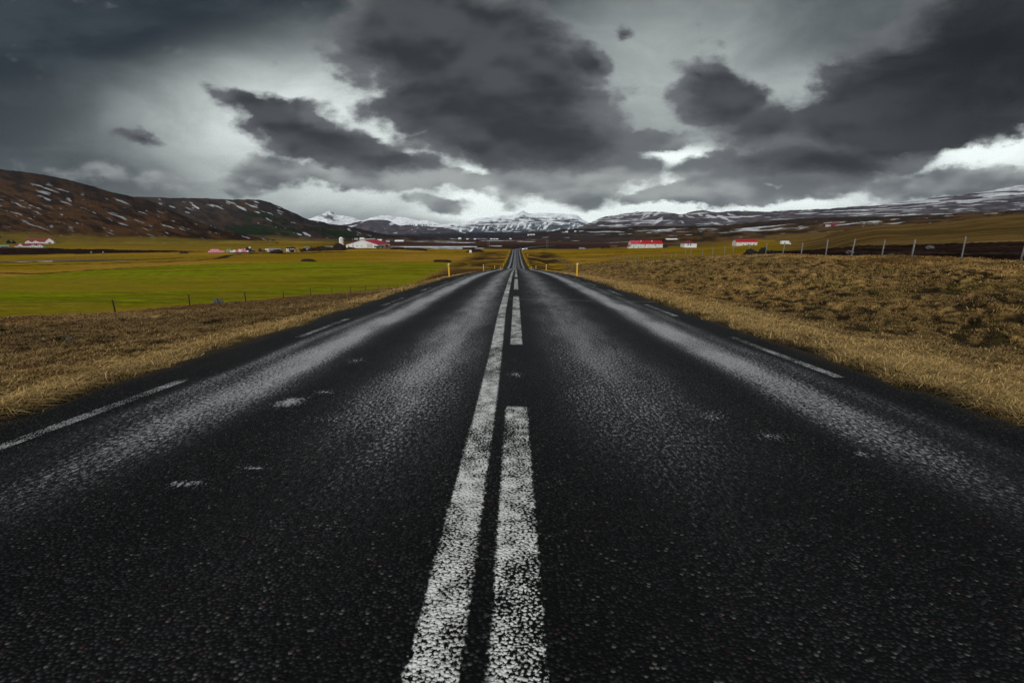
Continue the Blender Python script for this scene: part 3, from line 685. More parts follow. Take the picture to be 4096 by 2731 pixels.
# ------------------------------------------------------------------ grass on the verges (nobody could count it)
def build_grass():
    N = 460000
    th = rng.uniform(math.radians(-80), math.radians(80), N); r = np.exp(rng.uniform(math.log(2.0), math.log(95.), N))
    X = r*np.sin(th); Y = r*np.cos(th)
    ej = 1.5*(fbm(X*1.6, Y*1.6, 307, 3)-.47)
    keep = ((X > ROAD_R-.05+np.maximum(ej, -.12)) & (X < 27)) | ((X < ROAD_L+.05-np.maximum(ej, -.12)) & (X > -28.5))
    edge = np.minimum(np.abs(X-ROAD_R), np.abs(X-ROAD_L))
    keep &= (edge > .30) | (rng.random(N) < .35)
    dens = sst(.30, .52, .5*fbm(X*.8, Y*.8, 303, 3)+.5*fbm(X*2.6, Y*2.6, 305, 2)+.10*(1-sst(.5, 2.5, edge)))
    keep &= rng.random(N) < .25+.75*dens
    X, Y, r, edge = X[keep], Y[keep], r[keep], edge[keep]
    n = len(X); K = 9
    tint = ground_tint(X, Y)
    lum = tint.sum(1)
    tall = (.075+.06*(1-sst(.4, 3.2, edge)))*(0.6+.8*rng.random(n))*(0.55+.45*sst(.05, .35, lum))
    gz = ground_z(X, Y)
    B = n*K
    bx = np.repeat(X, K); by = np.repeat(Y, K); bz = np.repeat(gz, K); br = np.repeat(r, K); bt = np.repeat(tall, K)
    sp = .035+.0016*br
    bx = bx+rng.normal(0, 1, B)*sp; by = by+rng.normal(0, 1, B)*sp
    ok = (bx > ROAD_R-.25) | (bx < ROAD_L+.25)
    ang = rng.uniform(0, 2*math.pi, B); lean = rng.uniform(.5, 2.2, B)
    h = bt*rng.uniform(.55, 1.25, B)
    dx = np.cos(ang)*lean*h; dy = np.sin(ang)*lean*h
    dx += .25*h
    w = (.0020+.00062*br)*rng.uniform(.6, 1.2, B)
    wa = ang+math.pi/2+rng.normal(0, .6, B); wx = np.cos(wa)*w; wy = np.sin(wa)*w
    z0 = bz-.03
    base = np.stack([bx, by, z0], 1); mid = np.stack([bx+dx*.45, by+dy*.45, z0+h*.72], 1); tip = np.stack([bx+dx*1.15, by+dy*1.15, z0+h*(1.02-.2*lean)], 1)
    W = np.stack([wx, wy, 0*wx], 1)
    V = np.stack([base-W, base+W, mid-W*.75, mid+W*.75, tip], 1)[ok]
    c = np.repeat(tint, K, 0)*(rng.uniform(.65, 1.45, B)[:, None])
    straw = (rng.random(B) < .20*(1-sst(6, 18, br)))[:, None]
    c = np.where(straw & (c.sum(1)[:, None] > .16), C(.42,.29,.12)*rng.uniform(.6, 1.1, B)[:, None], c)
    green = (rng.random(B) < .06)[:, None]; c = np.where(green, C(.12,.11,.02), c)
    c = np.clip(c, 0, .6)[ok]
    nb = len(V); i = np.arange(nb)*5
    F = np.stack([np.stack([i, i+1, i+3], 1), np.stack([i, i+3, i+2], 1), np.stack([i+2, i+3, i+4], 1)], 1).reshape(-1, 3)
    m, t, b = base_mat('dry_grass_blades')
    a = t.new('ShaderNodeAttribute', attribute_name='tint').outputs['Color']
    p = t.new('ShaderNodeNewGeometry').outputs['Position']
    g = t.ss(t.noise(p, 14., 2), .3, .7, .75, 1.25)
    t.put(b.inputs['Base Color'], t.mix(1., a, t.vec(g, g, g), 'MULTIPLY'))
    b.inputs['Roughness'].default_value = .8; b.inputs['Specular IOR Level'].default_value = .12
    o = link_mesh('dry_grass', np_mesh('dry_grass', V.reshape(-1, 3), F, np.repeat(c, 5, 0)), m)
    tag(o, label='dry straw grass and heather tufts on both road verges', kind='stuff')
build_grass()

# ------------------------------------------------------------------ roadside marker posts
def make_post():
    root = empty('marker_post', (0, 0, 0))
    b = MB(); b.prism([(-.055,-.3),(.055,-.3),(.055,.92),(-.055,.90)], -.03, .03); b.build('post', M['yellow'], root)
    c = MB(); c.prism([(-.055,.902),(.055,.922),(.055,1.03),(-.055,.97)], -.03, .03); c.build('cap', M['reflector'], root)
    return root
ORD = ['nearest','second','third','fourth','fifth','sixth','seventh','eighth','ninth','tenth','eleventh','twelfth']
post0 = make_post(); first = True
for side, sx, txt in ((-1, -4.85, 'left'), (1, 4.62, 'right')):
    for k in range(10):
        y = 33.8+36*k+random.uniform(-.8, .8); x = sx+float(road_c(y))+random.uniform(-.06, .06)
        o = post0 if first else copy_tree(post0); first = False
        o.location = (x, y, G(x, y)+.02); o.rotation_euler = (random.uniform(-.03, .03), random.uniform(-.035, .035), random.uniform(-.15, .15))
        tag(o, '%s yellow marker post along the %s edge of the road' % (ORD[k], txt), 'marker post', 'yellow marker posts along the road')

# ------------------------------------------------------------------ fences
def fence(name, label, xs, ys, hs, mat, wires, r, group=None, wood_var=.06, rad=.05):
    root = empty(name, (xs[0], ys[0], G(xs[0], ys[0])), label=label, cat='fence'); o0 = Vector(root.location)
    tops = []
    for x, y, h in zip(xs, ys, hs):
        z = G(x, y); lx = random.uniform(-wood_var, wood_var); ly = random.uniform(-wood_var, wood_var)
        a = Vector((x, y, z-.4))-o0; b = Vector((x+lx*h, y+ly*h, z+h))-o0
        rr = rad*random.uniform(.85, 1.2)
        m = MB(); m.tube(a, b, rr*1.05, rr*.9, 7); m.build('post', mat, root, True); tops.append((a+Vector((0, 0, .4)), b))
    for wfrac in wires:
        m = MB()
        for (a0, b0), (a1, b1) in zip(tops[:-1], tops[1:]):
            p = a0.lerp(b0, wfrac); q = a1.lerp(b1, wfrac)
            if (p-q).length < 14: m.tube(p, q, r, r, 4)
        m.build('wire', M['wire'], root)
    return root
ysl = [23.0, 30.4, 37.5, 45.3]+[45.3+7.35*k for k in range(1, 27)]
fence('wire_fence', 'dark post and wire fence along the near edge of the green meadow', [-27.2+random.uniform(-.15, .15) for _ in ysl], ysl, [1.0+random.uniform(-.08, .1) for _ in ysl], M['dark_wood'], (.45,.7,.93), .006, wood_var=.07, rad=.042)
ysr = [22.3, 25.0, 28.1, 30.8, 33.4, 36.2, 38.9, 41.6, 44.9, 47.9, 51.0, 53.9, 57.0]
while ysr[-1] < 112: ysr.append(ysr[-1]+random.uniform(2.7, 3.5))
ysv = [138.]
while ysv[-1] < 275: ysv.append(ysv[-1]+random.uniform(3.0, 4.2))
hsr = [1.5]+[1.12+random.uniform(-.12, .14) for _ in ysr[1:]]
fence('wire_fence', 'pale weathered post and wire fence on the bench right of the road', [24.0+random.uniform(-.2, .2) for _ in ysr], ysr, hsr, M['post_wood'], (.3,.52,.74,.95), .005, wood_var=.06, rad=.043)
fence('wire_fence', 'farther stretch of pale post fence low in the valley beyond the bank', [24.0+random.uniform(-.2, .2) for _ in ysv], ysv, [1.15+random.uniform(-.12, .12) for _ in ysv], M['post_wood'], (.3,.52,.74,.95), .005, wood_var=.05, rad=.05)
m = MB()
for k in range(3):
    n = 18
    for i in range(n):
        a, b2 = 2*math.pi*i/n, 2*math.pi*(i+1)/n; R0 = .17+.02*k
        m.tube((R0*math.cos(a), .03*k, R0*math.sin(a)), (R0*math.cos(b2), .03*k, R0*math.sin(b2)), .016, .016, 5)
o = m.build('wire_coil', M['dark']); o.location = (24.35, 22.2, G(24.3, 22.2)+.28); tag(o, 'dark coil of wire hanging beside the corner fence post', 'wire coil')

# ------------------------------------------------------------------ rocks and earth heaps
def rock(x, y, rx, ry, rz, mat, name, label, cat, group=None, seed=1, rough=.55, up=.35):
    m = MB(); m.lump((0, 0, rz*up), rx, ry, rz, seed, 18, 10, rough)
    o = m.build(name, mat, None, False); o.location = (x, y, G(x, y)); return tag(o, label, cat, group)
rock(-27.6, 41.5, .42, .36, .36, M['rock'], 'boulder', 'grey boulder at the meadow edge between two dark fence posts', 'boulder', seed=2)
for k, (x, y, a, b_, c_, l) in enumerate([(23.0,45.8,.50,.4,.40,'long black lava rock at left of the pile by the fence'),(23.6,46.0,.36,.34,.27,'low brown topped rock in the middle of the pile by the fence'),(24.15,45.6,.34,.34,.44,'tallest black lava rock of the pile by the fence'),(24.85,45.4,.38,.32,.27,'round black rock at right end of the pile by the fence')]):
    rock(x, y, a, b_, c_, M['black_rock'], 'lava_rock', l, 'rock', 'dark rocks piled by the pale fence', 11+k)
for k, (x, y, s, l) in enumerate([(28.6,25.8,.26,'pale boulder on dark soil behind the second fence post from the right'),(27.6,34.4,.24,'pale boulder on dark soil behind the fourth fence post from the right'),(29.8,41.6,.30,'mossy boulder at the edge of the dark soil behind the fence'),(38.,43.,.32,'small pale boulder at the far edge of the dark soil strip')]):
    rock(x, y, s, s*.8, s*.62, M['rock'], 'boulder', l, 'boulder', 'boulders in the ploughed strip', 21+k)
rock(-12.4, 12.2, .10, .07, .06, M['rock'], 'stone', 'small white stone in the heather on the left verge', 'stone', seed=31)
for k, (x, y, a, b_, c_, mt, l) in enumerate([(-146.5,352,12.5,3.2,2.5,'soil','long dark dung heap left of the big white barn'),(-137,360,4.6,3.0,3.9,'soil','tall dark earth mound nearest the white silo'),(-168.,322.5,4.0,2.6,2.2,'soil','round dark earth mound before the grey trailer'),(-134.5,376.,4.2,1.8,1.3,'soil','low dark heap in front of the barn gable'),
        (-98.,384.,6.2,2.2,1.5,'soil','dark heap right of the tractor'),(-83,383.,9.5,2.,1.3,'soil','long low dark heap right of the barn'),(-33.,366,7.2,2.,1.9,'soil','dark scrubby heap left of the far road'),(87.,452.,4.1,2.2,2.6,'soil','dark heap between the old trailer and the long red roofed barn'),(95.,456.,6.0,2.,2.2,'brush','brown heap at the left of the long red roofed barn'),
        (-101.,224,3.6,1.6,1.1,'soil','small dark heap on the far edge of the green meadow'),(-35.8,222.,4.2,1.4,1.0,'soil','low dark heap at the far right corner of the green meadow'),(-226.,313.,3.3,1.2,.8,'soil','low dark clump left below the pink bales')]):
    rock(x, y, a, b_, c_, M[mt], 'earth_mound', l, 'earth mound', 'dark heaps around the farms', 41+k, .5, .2)
for k, (x, y, a, c_, l) in enumerate([(-163,336,3.6,3.4,'reddish brown bare bush right of the round mound'),(-157.5,340,3.2,2.8,'low brown bush behind the round mound'),(-151.,343,2.8,4.6,'tall brown bare bush before the long dung heap'),(-147.5,345,2.6,3.6,'brown bush leaning on the long dung heap')]):
    root = empty('bush', (x, y, G(x, y)), label=l, cat='bush', group='brown bushes by the farm machinery')
    tw = MB()
    for _ in range(150):
        an = random.uniform(0, 6.283); ln = random.uniform(.5, 1)
        tw.tube((random.gauss(0, .5), random.gauss(0, .4), -.2), (math.cos(an)*a*ln*.9, math.sin(an)*a*.5*ln, c_*random.uniform(.35, 1)), .09, .02, 3)
    tw.build('stems', M['brush'], root)

# ------------------------------------------------------------------ buildings
def opening(root, name, mat, x0, x1, z0, z1, y, frame=None, dy=.04):
    m = MB(); m.box(x0, x1, y-dy, y+.02, z0, z1); o = m.build(name, mat, root)
    if frame:
        f = MB(); w = .09
        f.box(x0-w, x1+w, y-dy-.02, y+.01, z1+.002, z1+w); f.box(x0-w, x1+w, y-dy-.02, y+.01, z0-w, z0-.002)
        f.box(x0-w, x0-.002, y-dy-.02, y+.01, z0, z1); f.box(x1+.002, x1+w, y-dy-.02, y+.01, z0, z1); f.build('frame', frame, o)
    return o
def longhouse(name, label, cat, x, y, rz, L, D, eave, ridge_h, wall, roof, group=None, over=.25, wins=(), doors=(), chim=(), gwin=(), winmat='glass'):
    """ridge along local x, front wall at local y = 0 facing the road"""
    root = empty(name, (x, y, min(G(x, y), G(x+L*.9*math.cos(rz), y+L*.9*math.sin(rz)))-.05), rz, label=label, cat=cat, group=group)
    w = MB(); w.add([(0,0,-1),(0,D,-1),(0,D,eave),(0,D/2,ridge_h),(0,0,eave),(L,0,-1),(L,D,-1),(L,D,eave),(L,D/2,ridge_h),(L,0,eave)],
          [(0,4,3,2,1),(5,6,7,8,9),(0,5,9,4),(1,2,7,6),(4,9,8,3),(3,8,7,2)]); w.build('wall', wall, root)
    r = MB(); th = .14; k = (ridge_h-eave)/(D/2)
    for s in (0, 1):
        def P(yy): return yy if s == 0 else D-yy
        ye = -over; ze = eave-over*k+.05
        vs = [(-over,P(ye),ze),(L+over,P(ye),ze),(L+over,P(D/2-.002),ridge_h+.05),(-over,P(D/2-.002),ridge_h+.05)]
        vs += [(a, b, c+th) for a, b, c in vs]
        r.add(vs, [(0,3,2,1),(4,5,6,7),(0,1,5,4),(1,2,6,5),(2,3,7,6),(3,0,4,7)])
    ro = r.build('roof', roof, root)
    for c in chim:
        m = MB(); m.box(c-.3, c+.3, D*.28, D*.28+.6, eave+.4, ridge_h+.25); m.build('chimney', M['white_wall'], ro)
    for (a, b, c, d) in wins: opening(root, 'window', M[winmat], a, b, c, d, 0, M['white_metal'])
    for (a, b, c, d, mt) in doors: opening(root, 'door', M[mt], a, b, c, d, 0)
    return root
def crossgable(root, x0, x1, eave, rh, depth, wall, roof, win=True):
    g = MB(); mx = (x0+x1)/2; g.prism([(x0,-1),(x1,-1),(x1,eave),(mx,rh),(x0,eave)], -.35, depth); w = g.build('gable', wall, root)
    r = MB(); th = .14; ov = .25
    for s in (-1, 1):
        xe = x0-ov if s < 0 else x1+ov; k = (rh-eave)/((x1-x0)/2); ze = eave-ov*k+.05
        vs = [(xe,-.6,ze),(mx,-.6,rh+.05),(mx,depth,rh+.05),(xe,depth,ze)]
        vs += [(a,b,c+th) for a, b, c in vs]
        r.add(vs, [(0,1,2,3),(7,6,5,4),(0,4,5,1),(1,5,6,2),(2,6,7,3),(3,7,4,0)])
    r.build('roof', roof, root)
    if win:
        for q in (.3, .62): 
            wx = x0+(x1-x0)*q; opening(root, 'window', M['glass'], wx-.35, wx+.35, eave*.35, eave*.35+1.0, -.35, M['white_metal'])
# big cattle barn, gable towards the road
def barn():
    bx, by = -151.2, 412.; W = 28.6; L = 38.; ev, rh = 3.3, 7.7
    root = empty('barn', (bx, by, G(bx, by)-.1), 0, label='large white barn with bright red roof and wide gable left of the road', cat='barn')
    w = MB(); w.prism([(0,-1.2),(W,-1.2),(W,ev),(W/2+.8,rh),(0,ev)], 0, L); w.build('wall', M['barn_wall'], root)
    r = MB(); th = .18; ov = .35; px = W/2+.8
    for xe, s in ((0, -1), (W, 1)):
        k = (rh-ev)/abs(px-xe); ze = ev-ov*k+.06
        vs = [(xe+s*ov,-ov,ze),(px,-ov,rh+.06),(px,L+ov,rh+.06),(xe+s*ov,L+ov,ze)]; vs += [(a,b,c+th) for a, b, c in vs]
        r.add(vs, [(0,1,2,3),(7,6,5,4),(0,4,5,1),(1,5,6,2),(2,6,7,3),(3,7,4,0)])
    ro = r.build('roof', M['red_roof'], root)
    v = MB(); v.prism([(px-1.0,rh-.05),(px+1.0,rh-.05),(px+.9,rh+.62),(px,rh+.85),(px-.9,rh+.62)], 4., L-3); v.build('ridge_vent', M['white_metal'], ro)
    d = opening(root, 'door', M['pale_door'], 18.9, 23.5, 0, 4.1, 0, M['dark_wood'])
    for q in (19.6, 20.95, 22.3): 
        m = MB(); m.box(q, q+.75, -.07, -.045, 1.9, 2.3); m.build('window', M['glass'], d)
    sd = opening(root, 'door', M['grey_metal'], 1.6, 2.9, 0, 2.4, 0, M['white_metal'])
    m = MB(); m.box(1.8, 2.7, -.07, -.045, 1.6, 2.1); m.build('window', M['glass'], sd)
    for q in (5.6, 9.2, 13.4): opening(root, 'window', M['glass'], q, q+1.1, 1.9, 2.5, 0, M['white_metal'])
    e = MB(); e.box(W+.01, W+.5, 8, L, ev-.95, ev-.35); e.build('gutter', M['white_metal'], root)
barn()
root = empty('silo', (-159.6, 424., G(-159.6, 424)), label='white round feed silo behind the left corner of the big barn', cat='silo')
m = MB(); m.lathe([(1.9,-1),(1.9,7.6)], 20); m.build('tank', M['white_metal'], root, False)
m = MB(); m.lathe([(1.95,7.602),(1.7,8.5),(1.0,9.2),(.35,9.5)], 20); m.build('dome', M['white_metal'], root, True)
m = MB()
for s in (-.2, .2): m.box(s-.03+.3, s+.03+.3, -2.05, -1.98, 0, 8)
for k in range(18): m.box(.1, .5, -2.04, -2.0, .4*k, .4*k+.04)
m.build('ladder', M['grey_metal'], root)

def utility_pole(x, y, h, label, twin=0., group='power line poles in the valley', arm=1.2, r=.14):
    root = empty('utility_pole', (x, y, G(x, y)), label=label, cat='utility pole', group=group)
    for s in ((-twin/2, twin/2) if twin else (0,)):
        m = MB(); m.tube((s, 0, -.5), (s, 0, h), r, r*.7, 8); m.build('post', M['post_wood'], root, True)
    m = MB(); m.box(-arm/2-twin/2, arm/2+twin/2, -.16, -.04, h-.75, h-.6); m.build('crossarm', M['post_wood'], root)
    for q in (-1, 0, 1):
        m = MB(); m.lathe([(.03,h-.6),(.07,h-.52),(.07,h-.4),(.03,h-.33)], 8, Matrix.Translation((q*(arm/2+twin/2-.1), -.1, 0))); m.build('insulator', M['white_metal'], root, True)
utility_pole(-136.5, 388., 8.2, 'thin pole standing in front of the barn gable', arm=.8)
utility_pole(-25.2, 427., 9.0, 'paired pole left of the far road', twin=1.3)
utility_pole(28.8, 431., 9.4, 'paired pole right of the far road', twin=1.3)
utility_pole(-219., 237., 4.9, 'left pole of the two by the small river', arm=.6, r=.1)
utility_pole(-213.3, 237.5, 5.0, 'right pole of the two by the small river', arm=.6, r=.1)
utility_pole(167., 480., 8.5, 'thin dark pole on the slope right of the hip roofed house', arm=.8, r=.1)

# right hand farm
def long_barn():
    root = longhouse('farm_building', 'long white weathered barn with partly faded red roof right of the road', 'barn', 103.4, 418., .10, 29.2, 8.5, 4.0, 6.7, M['old_wall'], M['red_roof2'],
        wins=((12.2,13.3,2.3,3.3),(21.8,22.9,2.3,3.3)), doors=((1.9,2.7,0,1.7,'grey_metal'),(6.2,6.9,0,1.9,'grey_metal')), chim=(9.6,19.8), winmat='dark')
    f = MB(); k = 2.7/4.25
    y0, z0, y1, z1 = -.2, 4.0-.2*k+.21, 4.1, 6.62+.22
    f.add([(-.1,y0,z0),(8.8,y0,z0),(8.2,y1,z1),(-.1,y1,z1)], [(0,1,2,3)]); f.add([(-.1,y0,z0-.012),(8.8,y0,z0-.012),(8.2,y1,z1-.012),(-.1,y1,z1-.012)], [(3,2,1,0)])
    f.build('faded_sheeting', M['faded_roof'], root)
    a = MB(); a.prism([(-2.0,-1),(-.01,-1),(-.01,3.0),(-2.0,1.6)], .6, 5.); a.build('lean_to', M['old_wall'], root)
    a = MB(); a.add([(-2.2,.4,1.62),(-.3,.4,3.12),(-.3,5.2,3.12),(-2.2,5.2,1.62),(-2.2,.4,1.74),(-.3,.4,3.24),(-.3,5.2,3.24),(-2.2,5.2,1.74)], [(0,3,2,1),(4,5,6,7),(0,1,5,4),(1,2,6,5),(2,3,7,6),(3,0,4,7)]); a.build('lean_to_roof', M['faded_roof'], root)
long_barn()
m = MB(); m.box(0, 4.2, 0, 4, -1, 1.9); m.box(-.1, 4.3, -.1, 4.1, 1.902, 2.02)
o = m.build('pen', M['dark']); o.location = (133.2, 422.5, G(133, 422)); tag(o, 'low black walled pen at the right end of the long barn', 'pen')
def hip_house():
    x, y = 153.4, 425.
    root = empty('house', (x, y, G(x+5, y)-.1), .05, label='small white house with dark red hipped roof and two windows', cat='house')
    W, D, e, r = 11.4, 9.0, 3.9, 6.3
    m = MB(); m.box(0, W, 0, D, -1, e); m.build('wall', M['white_wall'], root)
    o_ = .45; m = MB()
    m.add([(-o_,-o_,e+.01),(W+o_,-o_,e+.01),(W+o_,D+o_,e+.01),(-o_,D+o_,e+.01),(W*.46,D/2,r),(W*.54,D/2,r)], [(3,2,1,0),(0,1,5,4),(1,2,5),(2,3,4,5),(3,0,4)]); m.build('roof', M['dark_red'], root)
    for q in (2.8, 5.1): opening(root, 'window', M['glass'], q, q+1.05, 1.9, 3.4, 0, M['white_metal'])
hip_house()
r0 = longhouse('shed', 'low shed with shiny white roof and dark red front behind the hip roofed house', 'shed', 225., 700., .05, 17., 7., 2.2, 3.6, M['dark_red'], M['white_metal'], doors=((3.,4.4,0,1.9,'white_metal'),(8.,9.4,0,1.9,'white_metal'),(11.2,12.6,0,1.9,'white_metal')))
longhouse('farm_building', 'white barn with plain red roof and three dark doorways at far right', 'barn', 189.5, 402., .03, 18.2, 7.5, 3.4, 5.5, M['old_wall'], M['red_roof2'], doors=((5.7,6.4,0,1.3,'dark'),(10.2,11.,0,1.7,'dark'),(14.8,15.6,0,1.7,'dark')), wins=((.6,2.2,.9,1.6),), winmat='old_wall')
def hut(x, y, s, label, name='house', roof='white_metal', wall='white_wall', group=None, z=None, L=8, cat='house', rz=0.):
    r = longhouse(name, label, cat, x, y, rz, L*s, 6.5*s, 2.8*s, 4.8*s, M[wall], M[roof], group=group, wins=((1.2*s,2.2*s,1*s,2*s),(4.6*s,5.6*s,1*s,2*s)), doors=((3.*s,3.9*s,0,2*s,'dark'),))
    if z is not None: r.location.z = z
    return r
def ray_down(x, y):
    bpy.context.view_layer.update(); dg = bpy.context.evaluated_depsgraph_get()
    h, p, *_ = scene.ray_cast(dg, Vector((x, y, 900)), Vector((0, 0, -1))); return p.z if h else G(x, y)
GF = 'white houses of the distant farms'
# farm up on the moor slope
z = ray_down(588, 880)
hut(580, 880, .9, 'white gabled house with red roof on the far moor slope', roof='dark_red', z=z-.3, L=7)
longhouse('barn', 'low faded red barn on the far moor slope', 'barn', 590, 884, 0, 14, 7, 2.8, 4.6, M['dark_red'], M['dark_red']).location.z = ray_down(602, 884)-.5

# trucks, trailers, tractors, cars
def wheel(root, x, y, z, r, w=.25):
    m = MB(); Mx = Matrix.Translation((x, y, z)) @ Matrix.Rotation(math.pi/2, 4, 'X')
    m.lathe([(r*.55,-w/2),(r*.92,-w/2),(r,-w*.35),(r,w*.35),(r*.92,w/2),(r*.55,w/2)], 18, Mx); o = m.build('wheel', M['black_rubber'], root, False)
    h = MB(); h.lathe([(r*.5,-w/2-.01),(r*.5,w/2+.01)], 14, Mx); h.build('rim', M['grey_metal'], o); return o
def truck():
    x, y = 256.5, 452.
    root = empty('truck', (x, y, G(x+4, y)), .08, label='white box truck parked on the pasture at far right', cat='truck')
    m = MB(); m.box(0, 7.4, 0, 2.6, .95, 3.9); m.build('cargo_box', M['white_metal'], root)
    m = MB(); m.prism([(7.5,.6),(9.5,.6),(9.6,1.7),(9.0,2.0),(8.6,3.0),(7.5,3.1)], .1, 2.5); c = m.build('cab', M['white_metal'], root)
    m = MB(); m.prism([(7.7,1.9),(8.75,1.9),(8.45,2.75),(7.7,2.8)], .05, .098); m.build('side_window', M['glass'], c)
    m = MB(); m.box(.1, 9.2, .3, 2.3, .6, .94); m.build('chassis', M['dark'], root)
    for q in (1.3, 2.4, 8.2):
        for yy in (.2, 2.4): wheel(root, q, yy, .5, .5, .3)
truck()
def trailer():
    x, y = -179.2, 334.
    root = empty('trailer', (x, y, G(x, y)), .0, label='long grey box trailer on dark wheels left of the dung heap', cat='trailer')
    m = MB(); m.box(0, 9.3, 0, 2.5, 1.2, 2.75); m.build('box', M['grey_metal'], root)
    m = MB(); m.box(.2, 9.1, .3, 2.2, .85, 1.19); m.build('chassis', M['dark'], root)
    for q in (1.2, 6.6, 7.8): 
        for yy in (.2, 2.3): wheel(root, q, yy, .5, .5, .3)
    m = MB(); m.tube((9.1,1.25,1.), (10.8,1.25,.7), .12); m.build('drawbar', M['dark'], root)
trailer()
def tractor(x, y, rz, body, label, s=1.):
    root = empty('tractor', (x, y, G(x, y)), rz, label=label, cat='tractor')
    m = MB(); m.prism([(1.0*s,.7*s),(2.9*s,.7*s),(2.95*s,1.5*s),(1.0*s,1.75*s)], -.4*s, .4*s); m.build('hood', M[body], root)
    m = MB(); m.prism([(-.9*s,.8*s),(1.0*s,.8*s),(1.0*s,1.7*s),(.8*s,2.8*s),(-.7*s,2.8*s),(-.9*s,1.7*s)], -.75*s, .75*s); c = m.build('cab', M['dark'], root)
    m = MB(); m.box(-.85*s, .95*s, -.8*s, .8*s, 2.802*s, 2.95*s); m.build('roof', M[body], c)
    m = MB(); m.prism([(-.7*s,1.75*s),(.85*s,1.75*s),(.7*s,2.6*s),(-.6*s,2.6*s)], -.79*s, -.752*s); m.build('side_window', M['glass'], c)
    m = MB(); m.tube((1.5*s,.2*s,1.6*s), (1.5*s,.2*s,2.7*s), .05*s); m.build('exhaust', M['dark'], root)
    for yy in (-.95*s, .95*s): wheel(root, -.3*s, yy, .85*s, .85*s, .45*s); wheel(root, 2.4*s, yy, .55*s, .55*s, .35*s)
tractor(-109.4, 392., .0, 'dark_red', 'dark red tractor parked at the right wall of the big barn')
root = empty('trailer', (-119.5, 391., G(-119, 391)), 0, label='low dark farm trailer hitched behind the tractor by the barn', cat='trailer')
m = MB(); m.box(0, 8.2, -1.1, 1.1, 1.0, 2.2); m.build('box', M['green_paint'], root)
m = MB(); m.tube((8.2,0,.9), (9.4,0,.7), .1); m.build('drawbar', M['dark'], root)
for q in (2.2, 3.4, 6.5):
    for yy in (-1.1, 1.1): wheel(root, q, yy, .5, .5, .3)
tractor(-157., 409., .0, 'green_paint', 'dark green tractor at the left corner of the big barn', .95)
tractor(-156.2, 341., 2.6, 'grey_metal', 'dark old tractor standing between the brown bushes', 1.0)
root = empty('machine', (-171.5, 349., G(-171, 349)), 0, label='dark red hay machine standing behind the grey trailer', cat='farm machine')
m = MB(); m.prism([(0,.9),(4.0,.9),(4.0,2.3),(3.1,3.2),(.9,3.0),(0,2.2)], 0, 1.8); m.build('body', M['dark_red'], root)
m = MB(); m.tube((4.,.9,1.1), (5.5,.9,.8), .1); m.build('drawbar', M['dark'], root)
for yy in (-.1, 1.9): wheel(root, 1.6, yy, .7, .7, .35)
root = empty('trailer', (-161.5, 352., G(-161, 352)), 0, label='small grey livestock trailer right of the white ended bales', cat='trailer')
m = MB(); m.box(0, 4.4, 0, 2.2, .8, 3.1); m.build('box', M['grey_metal'], root)
m = MB()
for k in range(5): m.box(.35+k*.8, .8+k*.8, -.03, -.005, 2.1, 2.7)
m.build('vents', M['dark'], root)
m = MB(); m.tube((4.4,1.1,.8), (5.8,1.1,.6), .1); m.build('drawbar', M['dark'], root)
for q in (1.6, 2.5):
    for yy in (-.1, 2.3): wheel(root, q, yy, .42, .42, .3)
root = empty('container', (-152.2, 366., G(-152, 366)), .05, label='pale green container behind the long dung heap', cat='container')
m = MB(); m.box(0, 6.9, 0, 2.4, -.3, 2.6); m.build('body', M['pale_green'], root)
m = MB(); m.prism([(-.1,2.602),(7.,2.602),(6.6,2.95),(.3,2.95)], -.1, 2.5); m.build('lid', M['pale_green'], root)
root = empty('trailer', (60.5, 446., G(62, 446)), .02, label='old grey caravan like trailer left of the dark heap on the right', cat='trailer')
m = MB(); m.prism([(0,.5),(6.2,.5),(6.2,1.5),(5.2,2.0),(.3,2.1),(0,1.7)], 0, 2.2); m.build('body', M['grey_metal'], root)
for q in (4.9, 5.5): m = MB(); m.box(q-.2, q+.2, -.03, -.002, 1.3, 1.7); m.build('window', M['dark'], root)
for yy in (-.05, 2.25): wheel(root, 2.4, yy, .42, .42, .25)
m = MB(); m.tube((-1.6,1.1,.5), (0,1.1,.6), .08); m.build('drawbar', M['dark'], root)
m = MB(); m.lathe([(.9,-.2),(1.05,.2),(1.05,1.6),(.8,1.95),(.3,2.05)], 14); o = m.build('tank', M['white_metal'], None, False); o.location = (-34.6, 352., G(-34.6, 352)); tag(o, 'small white round tank beside the dark scrub left of the far road', 'tank')
m = MB(); m.lump((0,0,.7), 1.2, .8, .9, 3, 12, 8, .2); o = m.build('bale', M['white_wrap'], None, True); o.location = (251., 500., G(251, 500)); tag(o, 'single white bale lying on the slope above the truck', 'bale')

